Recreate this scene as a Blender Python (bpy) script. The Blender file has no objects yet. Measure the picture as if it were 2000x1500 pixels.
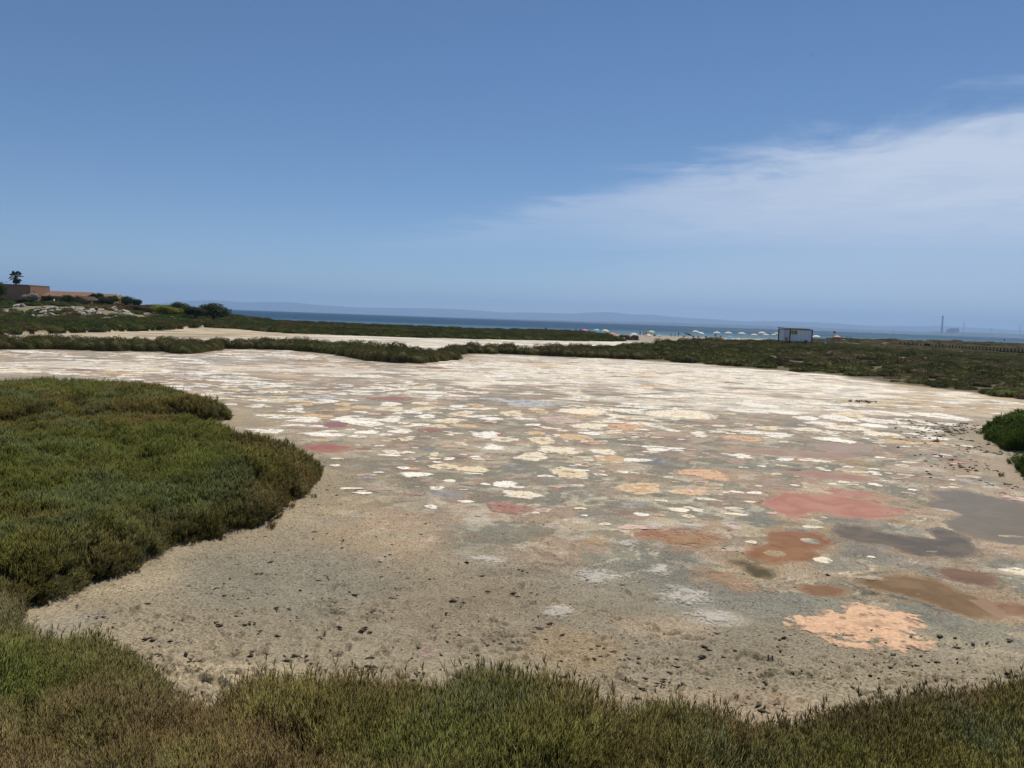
import bpy, bmesh, math, random
import numpy as np
from mathutils import Matrix, Vector

random.seed(7); RNG = np.random.default_rng(7)
S = bpy.context.scene
COL = S.collection
R = math.radians

# ------------------------------------------------------------------ camera
CAM_H, PITCH, ROLL, F = 4.0, R(4.8), R(2.06), 1500.0
cd = bpy.data.cameras.new('camera'); cam = bpy.data.objects.new('camera', cd); COL.objects.link(cam)
cd.lens = 27.0; cd.sensor_width = 36.0; cd.clip_start = 0.1; cd.clip_end = 90000
CM = Matrix.Rotation(R(90)-PITCH, 3, 'X') @ Matrix.Rotation(ROLL, 3, 'Z')
cam.matrix_world = Matrix.Translation((0, 0, CAM_H)) @ CM.to_4x4()
S.camera = cam

# ------------------------------------------------------------------ sky, sun, exposure
SUN_EL, SUN_AZ = R(62), R(24)          # azimuth from +Y (ahead), negative = to the left
SKY = 0.085
W = bpy.data.worlds.new('World'); S.world = W; W.use_nodes = True
def build_world():
    nt = W.node_tree; nt.nodes.clear(); N = nt.nodes.new; L = nt.links.new
    out = N('ShaderNodeOutputWorld'); bg = N('ShaderNodeBackground'); bg.inputs[1].default_value = SKY
    L(bg.outputs[0], out.inputs[0])
    sky = N('ShaderNodeTexSky'); sky.sky_type = 'NISHITA'; sky.sun_disc = False
    sky.sun_elevation = SUN_EL; sky.sun_rotation = SUN_AZ
    sky.air_density = 0.7; sky.dust_density = 0.0; sky.ozone_density = 3.0; sky.altitude = 0
    tc = N('ShaderNodeTexCoord'); sp = N('ShaderNodeSeparateXYZ'); L(tc.outputs['Generated'], sp.inputs[0])
    def m(op, a, b=None, c=None, clamp=False):
        n = N('ShaderNodeMath'); n.operation = op; n.use_clamp = clamp
        for i, v in enumerate((a, b, c)):
            if v is None: continue
            if isinstance(v, (int, float)): n.inputs[i].default_value = v
            else: L(v, n.inputs[i])
        return n.outputs[0]
    def sm(v, a, b):
        n = N('ShaderNodeMapRange'); n.interpolation_type = 'SMOOTHSTEP'
        L(v, n.inputs[0]); n.inputs[1].default_value = a; n.inputs[2].default_value = b
        return n.outputs[0]
    z = m('MAXIMUM', sp.outputs[2], 0.03)
    px = m('DIVIDE', sp.outputs[0], z); py = m('DIVIDE', sp.outputs[1], z)
    cb = N('ShaderNodeCombineXYZ'); L(px, cb.inputs[0]); L(py, cb.inputs[1])
    def noise(scale, det, rough, off, dist=0.0, sx=1.0, sy=1.0):
        mp = N('ShaderNodeMapping'); L(cb.outputs[0], mp.inputs[0]); mp.inputs[1].default_value = off
        mp.inputs[3].default_value = (sx, sy, 1)
        n = N('ShaderNodeTexNoise'); L(mp.outputs[0], n.inputs['Vector']); n.inputs['Scale'].default_value = scale
        n.inputs['Detail'].default_value = det; n.inputs['Roughness'].default_value = rough; n.inputs['Distortion'].default_value = dist
        return n.outputs[0]
    n1 = noise(0.9, 8, 0.62, (3.1, 1.7, 0), 0.6)
    n2 = noise(2.2, 7, 0.6, (9.1, 4.2, 0), 0.8)
    n3 = noise(0.3, 4, 0.5, (1.3, 7.7, 0))
    # edge of the sheet of high cloud (a band of thin cloud lying over the sea to the right)
    e = m('ADD', m('ADD', m('MULTIPLY', px, 0.882), m('MULTIPLY', py, 0.470)), -3.05)
    e = m('ADD', e, m('MULTIPLY', m('SUBTRACT', n1, 0.5), 2.1))
    e = m('ADD', e, m('MULTIPLY', m('SUBTRACT', n2, 0.5), 0.7))
    m1 = sm(e, -0.10, 0.95)
    m2 = sm(m('ADD', py, m('MULTIPLY', n3, 2.0)), 15.0, 6.0)
    body = m('ADD', 0.44, m('MULTIPLY', sm(px, 0.0, 2.4), 0.44))
    tex = sm(m('ADD', m('MULTIPLY', n1, .6), m('MULTIPLY', n2, .4)), 0.28, 0.62)
    mask = m('MULTIPLY', m('MULTIPLY', m1, m2), m('MULTIPLY', body, m('ADD', .74, m('MULTIPLY', tex, .28))), clamp=True)
    veil = m('MULTIPLY', m('MULTIPLY', sm(e, -0.6, 5.0), sm(px, -1.0, 5.0)), 0.46)
    wisp = m('MULTIPLY', sm(n3, .52, .75), m('MULTIPLY', sm(n2, .40, .70), 0.05))
    mask = m('MAXIMUM', mask, m('ADD', veil, wisp))
    # a little more milky air low down
    mix = N('ShaderNodeMix'); mix.data_type = 'RGBA'; L(mask, mix.inputs[0])
    gm = N('ShaderNodeHueSaturation'); gm.inputs['Saturation'].default_value = 1.12; gm.inputs['Value'].default_value = 1.0
    L(sky.outputs[0], gm.inputs['Color']); L(gm.outputs[0], mix.inputs[6])
    k = 1.0 / SKY
    mix.inputs[7].default_value = (0.64*k, 0.71*k, 0.83*k, 1)
    L(mix.outputs[2], bg.inputs[0])
build_world()
sl = bpy.data.lights.new('sun', 'SUN'); sl.energy = 4.9; sl.angle = R(0.53); sl.color = (1.0, 0.93, 0.80)
so = bpy.data.objects.new('sun', sl); COL.objects.link(so)
sd_ = Vector((math.sin(SUN_AZ)*math.cos(SUN_EL), math.cos(SUN_AZ)*math.cos(SUN_EL), math.sin(SUN_EL)))
so.rotation_euler = sd_.to_track_quat('Z', 'Y').to_euler(); so.location = (0, 0, 50)
S.view_settings.view_transform = 'Standard'; S.view_settings.look = 'None'
S.view_settings.exposure = 0.0; S.view_settings.gamma = 1.0; S.view_settings.use_curve_mapping = False
S.render.engine = 'CYCLES'
S.cycles.use_denoising = True; S.cycles.max_bounces = 6; S.cycles.diffuse_bounces = 3; S.cycles.glossy_bounces = 2
S.cycles.volume_bounces = 1; S.cycles.transparent_max_bounces = 12
S.cycles.use_adaptive_sampling = False

# ------------------------------------------------------------------ helpers
def ray(x, y):
    return CM @ Vector(((x-1000)/F, (750-y)/F, -1.0))
def pix(x, y, z=0.0):                      # a point of the photograph on the level z
    d = ray(x, y); t = (z-CAM_H)/d.z
    return np.array((d.x*t, d.y*t, z))
def at(x, y, Y):                           # a point of the photograph at the distance Y
    d = ray(x, y); t = Y/d.y
    return Vector((d.x*t, Y, CAM_H+d.z*t))
def ppoly(pts, z=0.0):
    return np.array([pix(p[0], p[1], p[2] if len(p) > 2 else z)[:2] for p in pts])
def smooth(a, b, x):
    t = np.clip((x-a)/(b-a), 0, 1); return t*t*(3-2*t)

_T = np.random.default_rng(3).random((256, 256))
def vnoise(x, y, seed=0):
    x = x+seed*17.37; y = y+seed*31.91
    xi = np.floor(x).astype(np.int64); yi = np.floor(y).astype(np.int64)
    fx = x-xi; fy = y-yi
    fx = fx*fx*fx*(fx*(fx*6-15)+10); fy = fy*fy*fy*(fy*(fy*6-15)+10)
    x0 = xi & 255; x1 = (xi+1) & 255; y0 = yi & 255; y1 = (yi+1) & 255
    a = _T[x0, y0]; b = _T[x1, y0]; c = _T[x0, y1]; d = _T[x1, y1]
    return (a*(1-fx)+b*fx)*(1-fy)+(c*(1-fx)+d*fx)*fy
def fbm(x, y, scale, octv=4, seed=0, gain=0.5):
    x = np.asarray(x, float)*scale; y = np.asarray(y, float)*scale
    s = 0; a = 1; t = 0
    for o in range(octv):
        s = s+a*vnoise(x*0.8-y*0.6, x*0.6+y*0.8, seed+o*5); t += a; a *= gain
        x = x*2.03; y = y*2.03
    return s/t
def sdist(x, y, poly):                     # signed distance to a polygon, negative inside
    x = np.asarray(x, float); y = np.asarray(y, float)
    d = np.full(x.shape, 1e18); ins = np.zeros(x.shape, bool)
    n = len(poly)
    for i in range(n):
        ax, ay = poly[i]; bx, by = poly[(i+1) % n]
        ex, ey = bx-ax, by-ay; L2 = ex*ex+ey*ey+1e-12
        t = np.clip(((x-ax)*ex+(y-ay)*ey)/L2, 0, 1)
        d = np.minimum(d, (x-ax-t*ex)**2+(y-ay-t*ey)**2)
        c = ((ay > y) != (by > y)) & (x < (bx-ax)*(y-ay)/((by-ay) if abs(by-ay) > 1e-12 else 1e-12)+ax)
        ins ^= c
    d = np.sqrt(d)
    return np.where(ins, -d, d)

def mesh_np(name, V, faces, mats=None, smooth_=False):
    me = bpy.data.meshes.new(name)
    V = np.asarray(V, np.float32); faces = np.asarray(faces, np.int32)
    k = faces.shape[1]
    me.vertices.add(len(V)); me.vertices.foreach_set('co', V.ravel())
    me.loops.add(faces.size); me.loops.foreach_set('vertex_index', faces.ravel())
    me.polygons.add(len(faces))
    me.polygons.foreach_set('loop_start', np.arange(0, faces.size, k, dtype=np.int32))
    me.polygons.foreach_set('loop_total', np.full(len(faces), k, np.int32))
    if smooth_: me.polygons.foreach_set('use_smooth', np.ones(len(faces), bool))
    me.update(calc_edges=True)
    if mats is not None: me.materials.append(mats)
    return me
def vcol(me, name, C):
    a = me.attributes.new(name, 'FLOAT_COLOR', 'POINT')
    C = np.concatenate([np.asarray(C, np.float32), np.ones((len(C), 1), np.float32)], 1) if C.shape[1] == 3 else C
    a.data.foreach_set('color', np.asarray(C, np.float32).ravel())
def link(name, data, parent=None, loc=None, rz=None):
    o = bpy.data.objects.new(name, data); COL.objects.link(o)
    if parent is not None: o.parent = parent
    if loc is not None: o.location = loc
    if rz is not None: o.rotation_euler = (0, 0, rz)
    return o
def tag(o, label=None, cat=None, group=None, kind=None):
    if label: o['label'] = label
    if cat: o['category'] = cat
    if group: o['group'] = group
    if kind: o['kind'] = kind
    return o

class MB:                                  # collects simple shapes into one mesh
    def __init__(s): s.v = []; s.f = []
    def add(s, vs, fs):
        b = len(s.v); s.v += [tuple(v) for v in vs]; s.f += [tuple(i+b for i in f) for f in fs]; return s
    def box(s, x0, x1, y0, y1, z0, z1):
        return s.add([(x0,y0,z0),(x1,y0,z0),(x1,y1,z0),(x0,y1,z0),(x0,y0,z1),(x1,y0,z1),(x1,y1,z1),(x0,y1,z1)],
                     [(3,2,1,0),(4,5,6,7),(0,1,5,4),(1,2,6,5),(2,3,7,6),(3,0,4,7)])
    def tube(s, pts, rad, n=8, cap=True):
        pts = [Vector(p) for p in pts]; rad = rad if isinstance(rad, (list, tuple)) else [rad]*len(pts)
        rings = []
        for i, p in enumerate(pts):
            d = (pts[min(i+1, len(pts)-1)]-pts[max(i-1, 0)]).normalized()
            a = d.orthogonal().normalized() if i == 0 else (rings[-1][1]-d*rings[-1][1].dot(d)).normalized()
            b = d.cross(a); rings.append((p, a, b))
        vs = []
        for (p, a, b), r in zip(rings, rad):
            for k in range(n):
                t = 2*math.pi*k/n; vs.append(p+a*(r*math.cos(t))+b*(r*math.sin(t)))
        fs = [(i*n+k, i*n+(k+1) % n, (i+1)*n+(k+1) % n, (i+1)*n+k) for i in range(len(pts)-1) for k in range(n)]
        if cap: fs += [tuple(range(n-1, -1, -1)), tuple((len(pts)-1)*n+k for k in range(n))]
        return s.add(vs, fs)
    def slab(s, pts, th):                  # a polygon (3D, planar) thickened along -normal
        p = [Vector(q) for q in pts]; nrm = (p[1]-p[0]).cross(p[2]-p[0]).normalized()
        n = len(p); q = [v-nrm*th for v in p]
        return s.add(p+q, [tuple(range(n)), tuple(range(2*n-1, n-1, -1))]+[(i+n, (i+1) % n+n, (i+1) % n, i) for i in range(n)])
    def mesh(s, name, mat=None, sm=False):
        me = bpy.data.meshes.new(name); me.from_pydata(s.v, [], s.f); me.update()
        if mat: me.materials.append(mat)
        if sm: me.polygons.foreach_set('use_smooth', [True]*len(me.polygons))
        return me
    def build(s, name, mat, parent=None, loc=None, sm=False):
        return link(name, s.mesh(name, mat, sm), parent, loc)

# ------------------------------------------------------------------ materials
def new_mat(name):
    m = bpy.data.materials.new(name); m.use_nodes = True
    nt = m.node_tree; b = nt.nodes['Principled BSDF']
    return m, nt, b, nt.nodes.new, nt.links.new
def nz(nt, scale, det=4, rough=.55, vec=None, dist=0):
    n = nt.nodes.new('ShaderNodeTexNoise'); n.inputs['Scale'].default_value = scale
    n.inputs['Detail'].default_value = det; n.inputs['Roughness'].default_value = rough; n.inputs['Distortion'].default_value = dist
    if vec is None:
        g = nt.nodes.new('ShaderNodeNewGeometry'); nt.links.new(g.outputs['Position'], n.inputs['Vector'])
    else: nt.links.new(vec, n.inputs['Vector'])
    return n.outputs[0]
def mrange(nt, v, a, b, c=0.0, d=1.0, sm=True):
    n = nt.nodes.new('ShaderNodeMapRange'); n.interpolation_type = 'SMOOTHSTEP' if sm else 'LINEAR'
    nt.links.new(v, n.inputs[0])
    for i, q in zip((1, 2, 3, 4), (a, b, c, d)): n.inputs[i].default_value = q
    return n.outputs[0]
def mixc(nt, f, a, b, bt='MIX'):
    n = nt.nodes.new('ShaderNodeMix'); n.data_type = 'RGBA'; n.blend_type = bt
    for i, v in ((0, f), (6, a), (7, b)):
        if isinstance(v, (int, float)): n.inputs[i].default_value = v
        elif isinstance(v, tuple): n.inputs[i].default_value = v if len(v) == 4 else v+(1,)
        else: nt.links.new(v, n.inputs[i])
    return n.outputs[2]
def mth(nt, op, a, b=None, clamp=False):
    n = nt.nodes.new('ShaderNodeMath'); n.operation = op; n.use_clamp = clamp
    for i, v in enumerate((a, b)):
        if v is None: continue
        if isinstance(v, (int, float)): n.inputs[i].default_value = v
        else: nt.links.new(v, n.inputs[i])
    return n.outputs[0]
def bump(nt, b, h, strength, dist):
    n = nt.nodes.new('ShaderNodeBump'); n.inputs['Strength'].default_value = strength; n.inputs['Distance'].default_value = dist
    nt.links.new(h, n.inputs['Height']); nt.links.new(n.outputs[0], b.inputs['Normal'])
def plain(name, col, rough=.7, var=.15, scale=3.0, spec=.3, objcol=False):
    m, nt, b, N, L = new_mat(name)
    b.inputs['Roughness'].default_value = rough; b.inputs['Specular IOR Level'].default_value = spec
    n = nz(nt, scale, 5)
    if objcol:
        oi = N('ShaderNodeObjectInfo'); c = oi.outputs['Color']
    else:
        rg = N('ShaderNodeRGB'); rg.outputs[0].default_value = tuple(col)+(1,); c = rg.outputs[0]
    v = mrange(nt, n, .3, .7, 1-var, 1+var, False)
    hs = N('ShaderNodeHueSaturation'); L(c, hs.inputs['Color']); L(v, hs.inputs['Value'])
    L(hs.outputs[0], b.inputs['Base Color'])
    return m
def leafmat(name, src, var=.25):
    m, nt, b, N, L = new_mat(name)
    b.inputs['Roughness'].default_value = .7; b.inputs['Specular IOR Level'].default_value = .06
    if src == 'tint':
        a = N('ShaderNodeAttribute'); a.attribute_type = 'INSTANCER'; a.attribute_name = 'tint'; c = a.outputs['Color']
    else:
        oi = N('ShaderNodeObjectInfo'); c = oi.outputs['Color']
    at_ = N('ShaderNodeAttribute'); at_.attribute_type = 'GEOMETRY'; at_.attribute_name = 'vary'
    v = mth(nt, 'ADD', mth(nt, 'MULTIPLY', at_.outputs['Fac'], 2*var), 1-var)
    hs = N('ShaderNodeHueSaturation'); L(c, hs.inputs['Color']); L(v, hs.inputs['Value'])
    h = mth(nt, 'ADD', mth(nt, 'MULTIPLY', at_.outputs['Fac'], .03), .485); L(h, hs.inputs['Hue'])
    L(hs.outputs[0], b.inputs['Base Color'])
    tr = N('ShaderNodeBsdfTranslucent'); L(hs.outputs[0], tr.inputs['Color'])
    mx = N('ShaderNodeMixShader'); mx.inputs[0].default_value = .18
    L(b.outputs[0], mx.inputs[1]); L(tr.outputs[0], mx.inputs[2])
    L(mx.outputs[0], nt.nodes['Material Output'].inputs[0])
    return m
M_STEM = leafmat('glasswort_stem', 'tint', .45)
M_LEAF = leafmat('shrub_leaf', 'obj', .3)
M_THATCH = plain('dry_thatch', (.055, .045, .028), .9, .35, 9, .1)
M_BARK = plain('bark', (.12, .085, .06), .9, .3, 8, .1)

# ------------------------------------------------------------------ the lie of the land
MATA = ppoly([(55,1188),(110,1175),(170,1146),(230,1126),(305,1097),(318,1064),(400,1056),(440,1050),(515,1022),(540,1000),
              (590,972),(620,938),(625,912,.2),(606,890,.45),(545,868,.5),(480,852,.5),(430,836,.5),(340,828,.45),(240,824,.45),(100,832,.45),
              (-150,850,.4),(-500,900,.4),(-700,1100,.3),(-300,1260,.2),(-60,1240,.2)])
MATB = ppoly([(440,822),(400,826),(340,824),(240,822),(100,832),(-150,846),(-450,860),(-450,780,.5),(-150,754,.5),(0,750,.5),(130,747,.5),(250,754,.5),
              (330,762,.5),(400,777,.5),(436,797,.4)])
FRONT = ppoly([(-60,1175,.25),(30,1172,.3),(52,1190,.3),(52,1246,.3),(170,1258,.3),(250,1284,.3),(300,1328,.3),(340,1366,.3),(420,1362,.3),(500,1352,.3),(570,1342,.3),
               (700,1342,.3),(800,1356,.3),(832,1372,.3),(900,1352,.3),(960,1346,.3),(1080,1352,.3),(1140,1388,.3),(1200,1418,.3),(1230,1408,.3),
               (1300,1392,.3),(1380,1408,.3),(1430,1428,.3),(1500,1438,.3),(1545,1430,.3),(1600,1408,.3),(1700,1388,.3),(1760,1358,.3),(1830,1347,.3),
               (1900,1342,.3),(2000,1348,.3),(2200,1350,.3),(2500,1500,.3)] )
FRONT = np.concatenate([FRONT, np.array([(8.5, 2.0), (-11, 2.0), (-12, 9.0)])])
RB1 = ppoly([(1922,842),(1935,862),(1970,882),(2060,893),(2200,900),(2220,820,.5),(2100,812,.6),(2000,813,.6),(1950,822,.5),(1928,832,.3)])
RB2 = ppoly([(1982,902),(1986,918),(2010,940),(2150,955),(2240,930),(2200,900,.4),(2060,886,.5),(2000,886,.5)])
BAND_FRONT = [(-300,686),(-100,684),(0,683),(100,682),(200,686),(320,687),(350,691),(420,681),(560,684),(650,691),(735,706),(800,710),(870,704),(885,690),
              (1000,692),(1100,697),(1250,703)]
FIELD_FRONT = [(1330,709),(1400,713),(1460,720),(1530,725),(1600,731),(1700,741),(1740,749),(1800,756),(1880,766),(2000,780),(2150,795),(2600,860)]
BAND_BACK = [(1250,674),(1100,673),(1000,673),(850,673),(700,668),(560,663),(400,662),(200,660),(0,656),(-100,656),(-300,656)]
BAND = ppoly(BAND_FRONT+[(x, y, .8) for x, y in BAND_BACK])
FIELD = np.concatenate([ppoly([(1120,698),(1250,703)]+FIELD_FRONT), np.array([(190, 120), (260, 345), (140, 330), (92, 262), (60, 215), (40, 180)]), ppoly([(1250,672,.6),(1120,674,.6)])])
PAN2_FAR = ppoly([(-300,664),(0,653),(60,650),(140,645),(300,641),(450,644),(560,651),(700,656),(850,661),(1000,664),(1100,666),(1230,668)])
_px, _py = PAN2_FAR[:, 0], PAN2_FAR[:, 1]
def pan2_y(x): return np.interp(x, _px, _py)
def shore_y(x):
    x = np.asarray(x, float)
    return np.where(x > -80, 255+.4*x, 223+np.clip(-80-x, 0, 60)*2.2)

POOLS = {  # name: (outline in the photograph, linear colour, second colour, roughness)
 'red_brine_pool': ([(1485,985),(1515,970),(1530,963),(1580,965),(1600,963),(1650,970),(1700,978),(1740,990),(1780,1000),(1765,1003),(1735,1010),(1700,1014),(1650,1010),(1600,998),(1575,1003),(1555,1013),(1530,1010),(1510,997)], (.34,.15,.105), (.40,.205,.145), .3),
 'thin_red_brine_pool': ([(1610,958),(1650,957),(1700,963),(1725,972),(1690,973),(1640,966)], (.35,.165,.12), (.40,.21,.155), .3),
 'rust_brown_pool': ([(1455,1085),(1470,1068),(1500,1062),(1495,1050),(1510,1038),(1545,1033),(1600,1040),(1630,1055),(1625,1065),(1605,1075),(1590,1090),(1560,1100),(1500,1098),(1470,1092)], (.20,.088,.036), (.25,.13,.06), .3),
 'rust_red_pool': ([(1243,1042),(1260,1035),(1320,1035),(1370,1040),(1405,1052),(1380,1060),(1350,1066),(1310,1065),(1275,1055)], (.22,.085,.05), (.28,.13,.08), .4),
 'grey_pool': ([(1800,983),(1830,975),(1815,957),(1880,958),(1950,972),(2005,985),(2080,1000),(2080,1066),(2005,1063),(1975,1064),(1930,1055),(1880,1040),(1845,1020),(1860,1010),(1880,1005),(1850,995),(1815,990)], (.150,.122,.080), (.18,.142,.098), .18),
 'dark_grey_pool': ([(1622,1036),(1640,1024),(1680,1030),(1740,1042),(1800,1050),(1830,1053),(1805,1035),(1830,1030),(1870,1042),(1905,1065),(1920,1085),(1880,1090),(1840,1088),(1800,1088),(1760,1080),(1720,1062),(1660,1055),(1635,1045)], (.095,.075,.046), (.15,.105,.062), .15),
 'brown_pool': ([(1660,1135),(1700,1122),(1760,1122),(1830,1130),(1870,1150),(1920,1170),(1965,1195),(1960,1208),(1900,1205),(1850,1192),(1800,1175),(1740,1160),(1690,1150)], (.145,.086,.036), (.20,.125,.060), .3),
 'small_brown_pool': ([(1820,1113),(1850,1107),(1900,1115),(1930,1120),(1955,1138),(1940,1146),(1890,1142),(1850,1130)], (.135,.078,.045), (.18,.105,.065), .3),
 'ochre_brown_pool': ([(1555,1142),(1600,1140),(1650,1148),(1685,1155),(1640,1168),(1600,1164),(1570,1152)], (.18,.095,.045), (.22,.13,.07), .3),
 'corner_brown_pool': ([(1935,1182),(1970,1176),(2030,1182),(2030,1204),(1975,1203)], (.18,.095,.05), (.24,.14,.08), .3),
 'olive_brine_channel': ([(1425,1098),(1455,1095),(1480,1109),(1510,1119),(1500,1132),(1475,1126),(1458,1110)], (.07,.055,.02), (.15,.10,.04), .3),
 'mauve_brine_pool': ([(620,830),(640,825),(665,823),(685,829),(680,835),(650,836),(630,834)], (.24,.115,.105), (.28,.15,.13), .25),
 'brick_red_pool': ([(586,874),(610,868),(650,867),(685,873),(680,880),(645,884),(605,881)], (.28,.11,.085), (.32,.16,.11), .35),
 'pale_mud_pool': ([(1595,868),(1640,862),(1700,868),(1700,882),(1640,884),(1600,878)], (.30,.215,.165), (.34,.25,.20), .3),
 'pinkish_mud_pool': ([(1425,879),(1470,876),(1550,880),(1640,884),(1700,892),(1640,897),(1550,892),(1470,886)], (.29,.19,.145), (.33,.24,.18), .3),
 'dusky_pink_pool': ([(1530,922),(1580,918),(1650,926),(1720,935),(1690,941),(1600,936)], (.30,.17,.13), (.33,.22,.17), .35),
}
ISLES = [(1585,1056,17,6),(1515,1081,21,6),(1735,1000,16,2.5),(1975,1047,26,2.5),(1820,1077,14,2),(1795,1160,7,2)]
POOLW = {k: ppoly(v[0]) for k, v in POOLS.items()}
def ell(cx, cy, hw, hh):                   # an oval seen in the photograph as an oval on the ground: centre, half sizes
    c = pix(cx, cy); a = pix(cx, cy-hh); b = pix(cx, cy+hh); l = pix(cx-hw, cy); r = pix(cx+hw, cy)
    return c[0], (a[1]+b[1])/2, abs(r[0]-l[0])/2, abs(a[1]-b[1])/2
ISLEW = [ell(*i) for i in ISLES]

PRINTS = []
_r = np.random.default_rng(11)
while len(PRINTS) < 330:
    x = _r.uniform(180, 1980); y = 1040+340*_r.random()**.65
    if y < 1075+0*x and x > 1150: continue
    if x > 1350 and y < 1255-.02*(x-1350): continue
    if x < 620 and y < 1190: continue
    p = pix(x, y)
    PRINTS.append((p[0], p[1], _r.uniform(0, math.pi), _r.uniform(.05, .10), _r.uniform(.03, .05), _r.uniform(.03, .06)))
for x, y in [(330,1305),(372,1315),(395,1335),(380,1325),(450,1318),(490,1322),(430,1340),(640,1180),(655,1200),(720,1210),(730,1195),(985,1245),(1005,1272),(880,1390),(1555,1320),(1490,1290),(1500,1320),(1590,1325),(1310,1240),(1352,1250),(1450,1285),(1700,1355),(925,971),(1670,1250)]:
    p = pix(x, y); PRINTS.append((p[0], p[1], random.uniform(-.5, .9), .16, .06, .06))

def zones(x, y):
    z = {}
    z['a'] = sdist(x, y, MATA); z['b'] = sdist(x, y, MATB); z['f'] = sdist(x, y, FRONT)
    z['r1'] = sdist(x, y, RB1); z['r2'] = sdist(x, y, RB2)
    z['band'] = sdist(x, y, BAND); z['field'] = sdist(x, y, FIELD)
    z['veg'] = np.minimum.reduce([z['a'], z['b'], z['f'], z['r1'], z['r2'], z['band'], z['field']])
    return z
def H(x, y, z=None, fine=False):
    x = np.asarray(x, float); y = np.asarray(y, float)
    if z is None: z = zones(x, y)
    h = np.full(x.shape, .010)
    n = fbm(x, y, .9, 3, 1)-.5
    # vegetated banks stand a little above the dry bed
    h = h+.10*smooth(.25, -.6, z['veg'])*(1+n)
    h = h+.06*smooth(0, -1.5, z['band'])
    fx = smooth(0, -55, z['field'])
    h = h+.75*fx*(.8+.5*fbm(x, y, .06, 2, 4))*(1-.72*smooth(55, 95, x))
    h = h+smooth(88, 112, x)*1.1*np.exp(-((y-shore_y(x)+42)/16)**2)*(.5+1.0*fbm(x, y, .07, 3, 10))
    far = smooth(0, 30, y-pan2_y(x))*smooth(30, 10, x)
    h = h+far*.35*(.6+.8*fbm(x, y, .05, 3, 8))
    h = h+smooth(0, 6, y-pan2_y(x))*.1
    # beach
    beach = smooth(150, 190, y)*smooth(10, 30, x)
    h = h+.28*beach*smooth(-3, 3, z['field'])
    # the rocky rise on the left that carries the house
    hill = smooth(-64, -92, x)*smooth(146, 172, y+.12*(x+100))
    h = h+hill*(2.2+.5*fbm(x, y, .08, 3, 6)) + smooth(-40, -75, x)*smooth(128, 150, y)*.5
    sh = shore_y(x)
    s = smooth(-14, 22, y-sh)
    h = h*(1-s)-1.6*s
    if fine:
        near = smooth(34, 10, y)
        edge = smooth(5.0, .6, np.minimum(np.minimum(z['a'], z['f']), z['r1']))*near
        front = smooth(17.5, 12, y+.55*np.clip(x-1.0, 0, 9)+.25*x)*near
        rough = np.clip(np.maximum(edge, front), 0, 1)
        g1 = fbm(x, y, 2.2, 4, 21)-.5; g2 = np.abs(fbm(x, y, 6.0, 3, 25)-.5)
        h = h+rough*(.05*g1+.055*g2-.012) + .008*(fbm(x, y, 1.3, 4, 29)-.5)+(1-rough)*near*.010*(np.abs(fbm(x, y, 5., 3, 35)-.5)-.1)
        # pools lie in shallow pans
        for k, P in POOLW.items():
            bb = (P.min(0)-1.2, P.max(0)+1.2)
            m = (x > bb[0][0]) & (x < bb[1][0]) & (y > bb[0][1]) & (y < bb[1][1])
            if not m.any(): continue
            xx, yy = x[m], y[m]
            sdv = sdist(xx, yy, P)+.34*(fbm(xx, yy, 2.0, 4, 41)-.5)+.20*(fbm(xx, yy, 6., 3, 47)-.5)
            for (cx, cy, a, b) in ISLEW:
                q = np.hypot((xx-cx)/a, (yy-cy)/b)*(1+.5*(fbm(xx, yy, 4, 2, 51)-.5)); sdv = np.maximum(sdv, (1-q)*min(a, b))
            t = smooth(.10, -.10, sdv)
            h[m] = h[m]*(1-t)-.02*t
        for (cx, cy, an, a, b, dp) in PRINTS:
            m = (np.abs(x-cx) < .4) & (np.abs(y-cy) < .4)
            if not m.any(): continue
            dx = x[m]-cx; dy = y[m]-cy; u = (dx*math.cos(an)+dy*math.sin(an))/a; v = (-dx*math.sin(an)+dy*math.cos(an))/b
            r = np.hypot(u, v)*(1+.5*(fbm(x[m], y[m], 9, 2, 61)-.5))
            h[m] = h[m]-dp*smooth(1.15, .5, r)+dp*.5*np.exp(-((r-1.5)/.35)**2)
    return h
def Hs(x, y): return float(H(np.array([x]), np.array([y]))[0])

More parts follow.
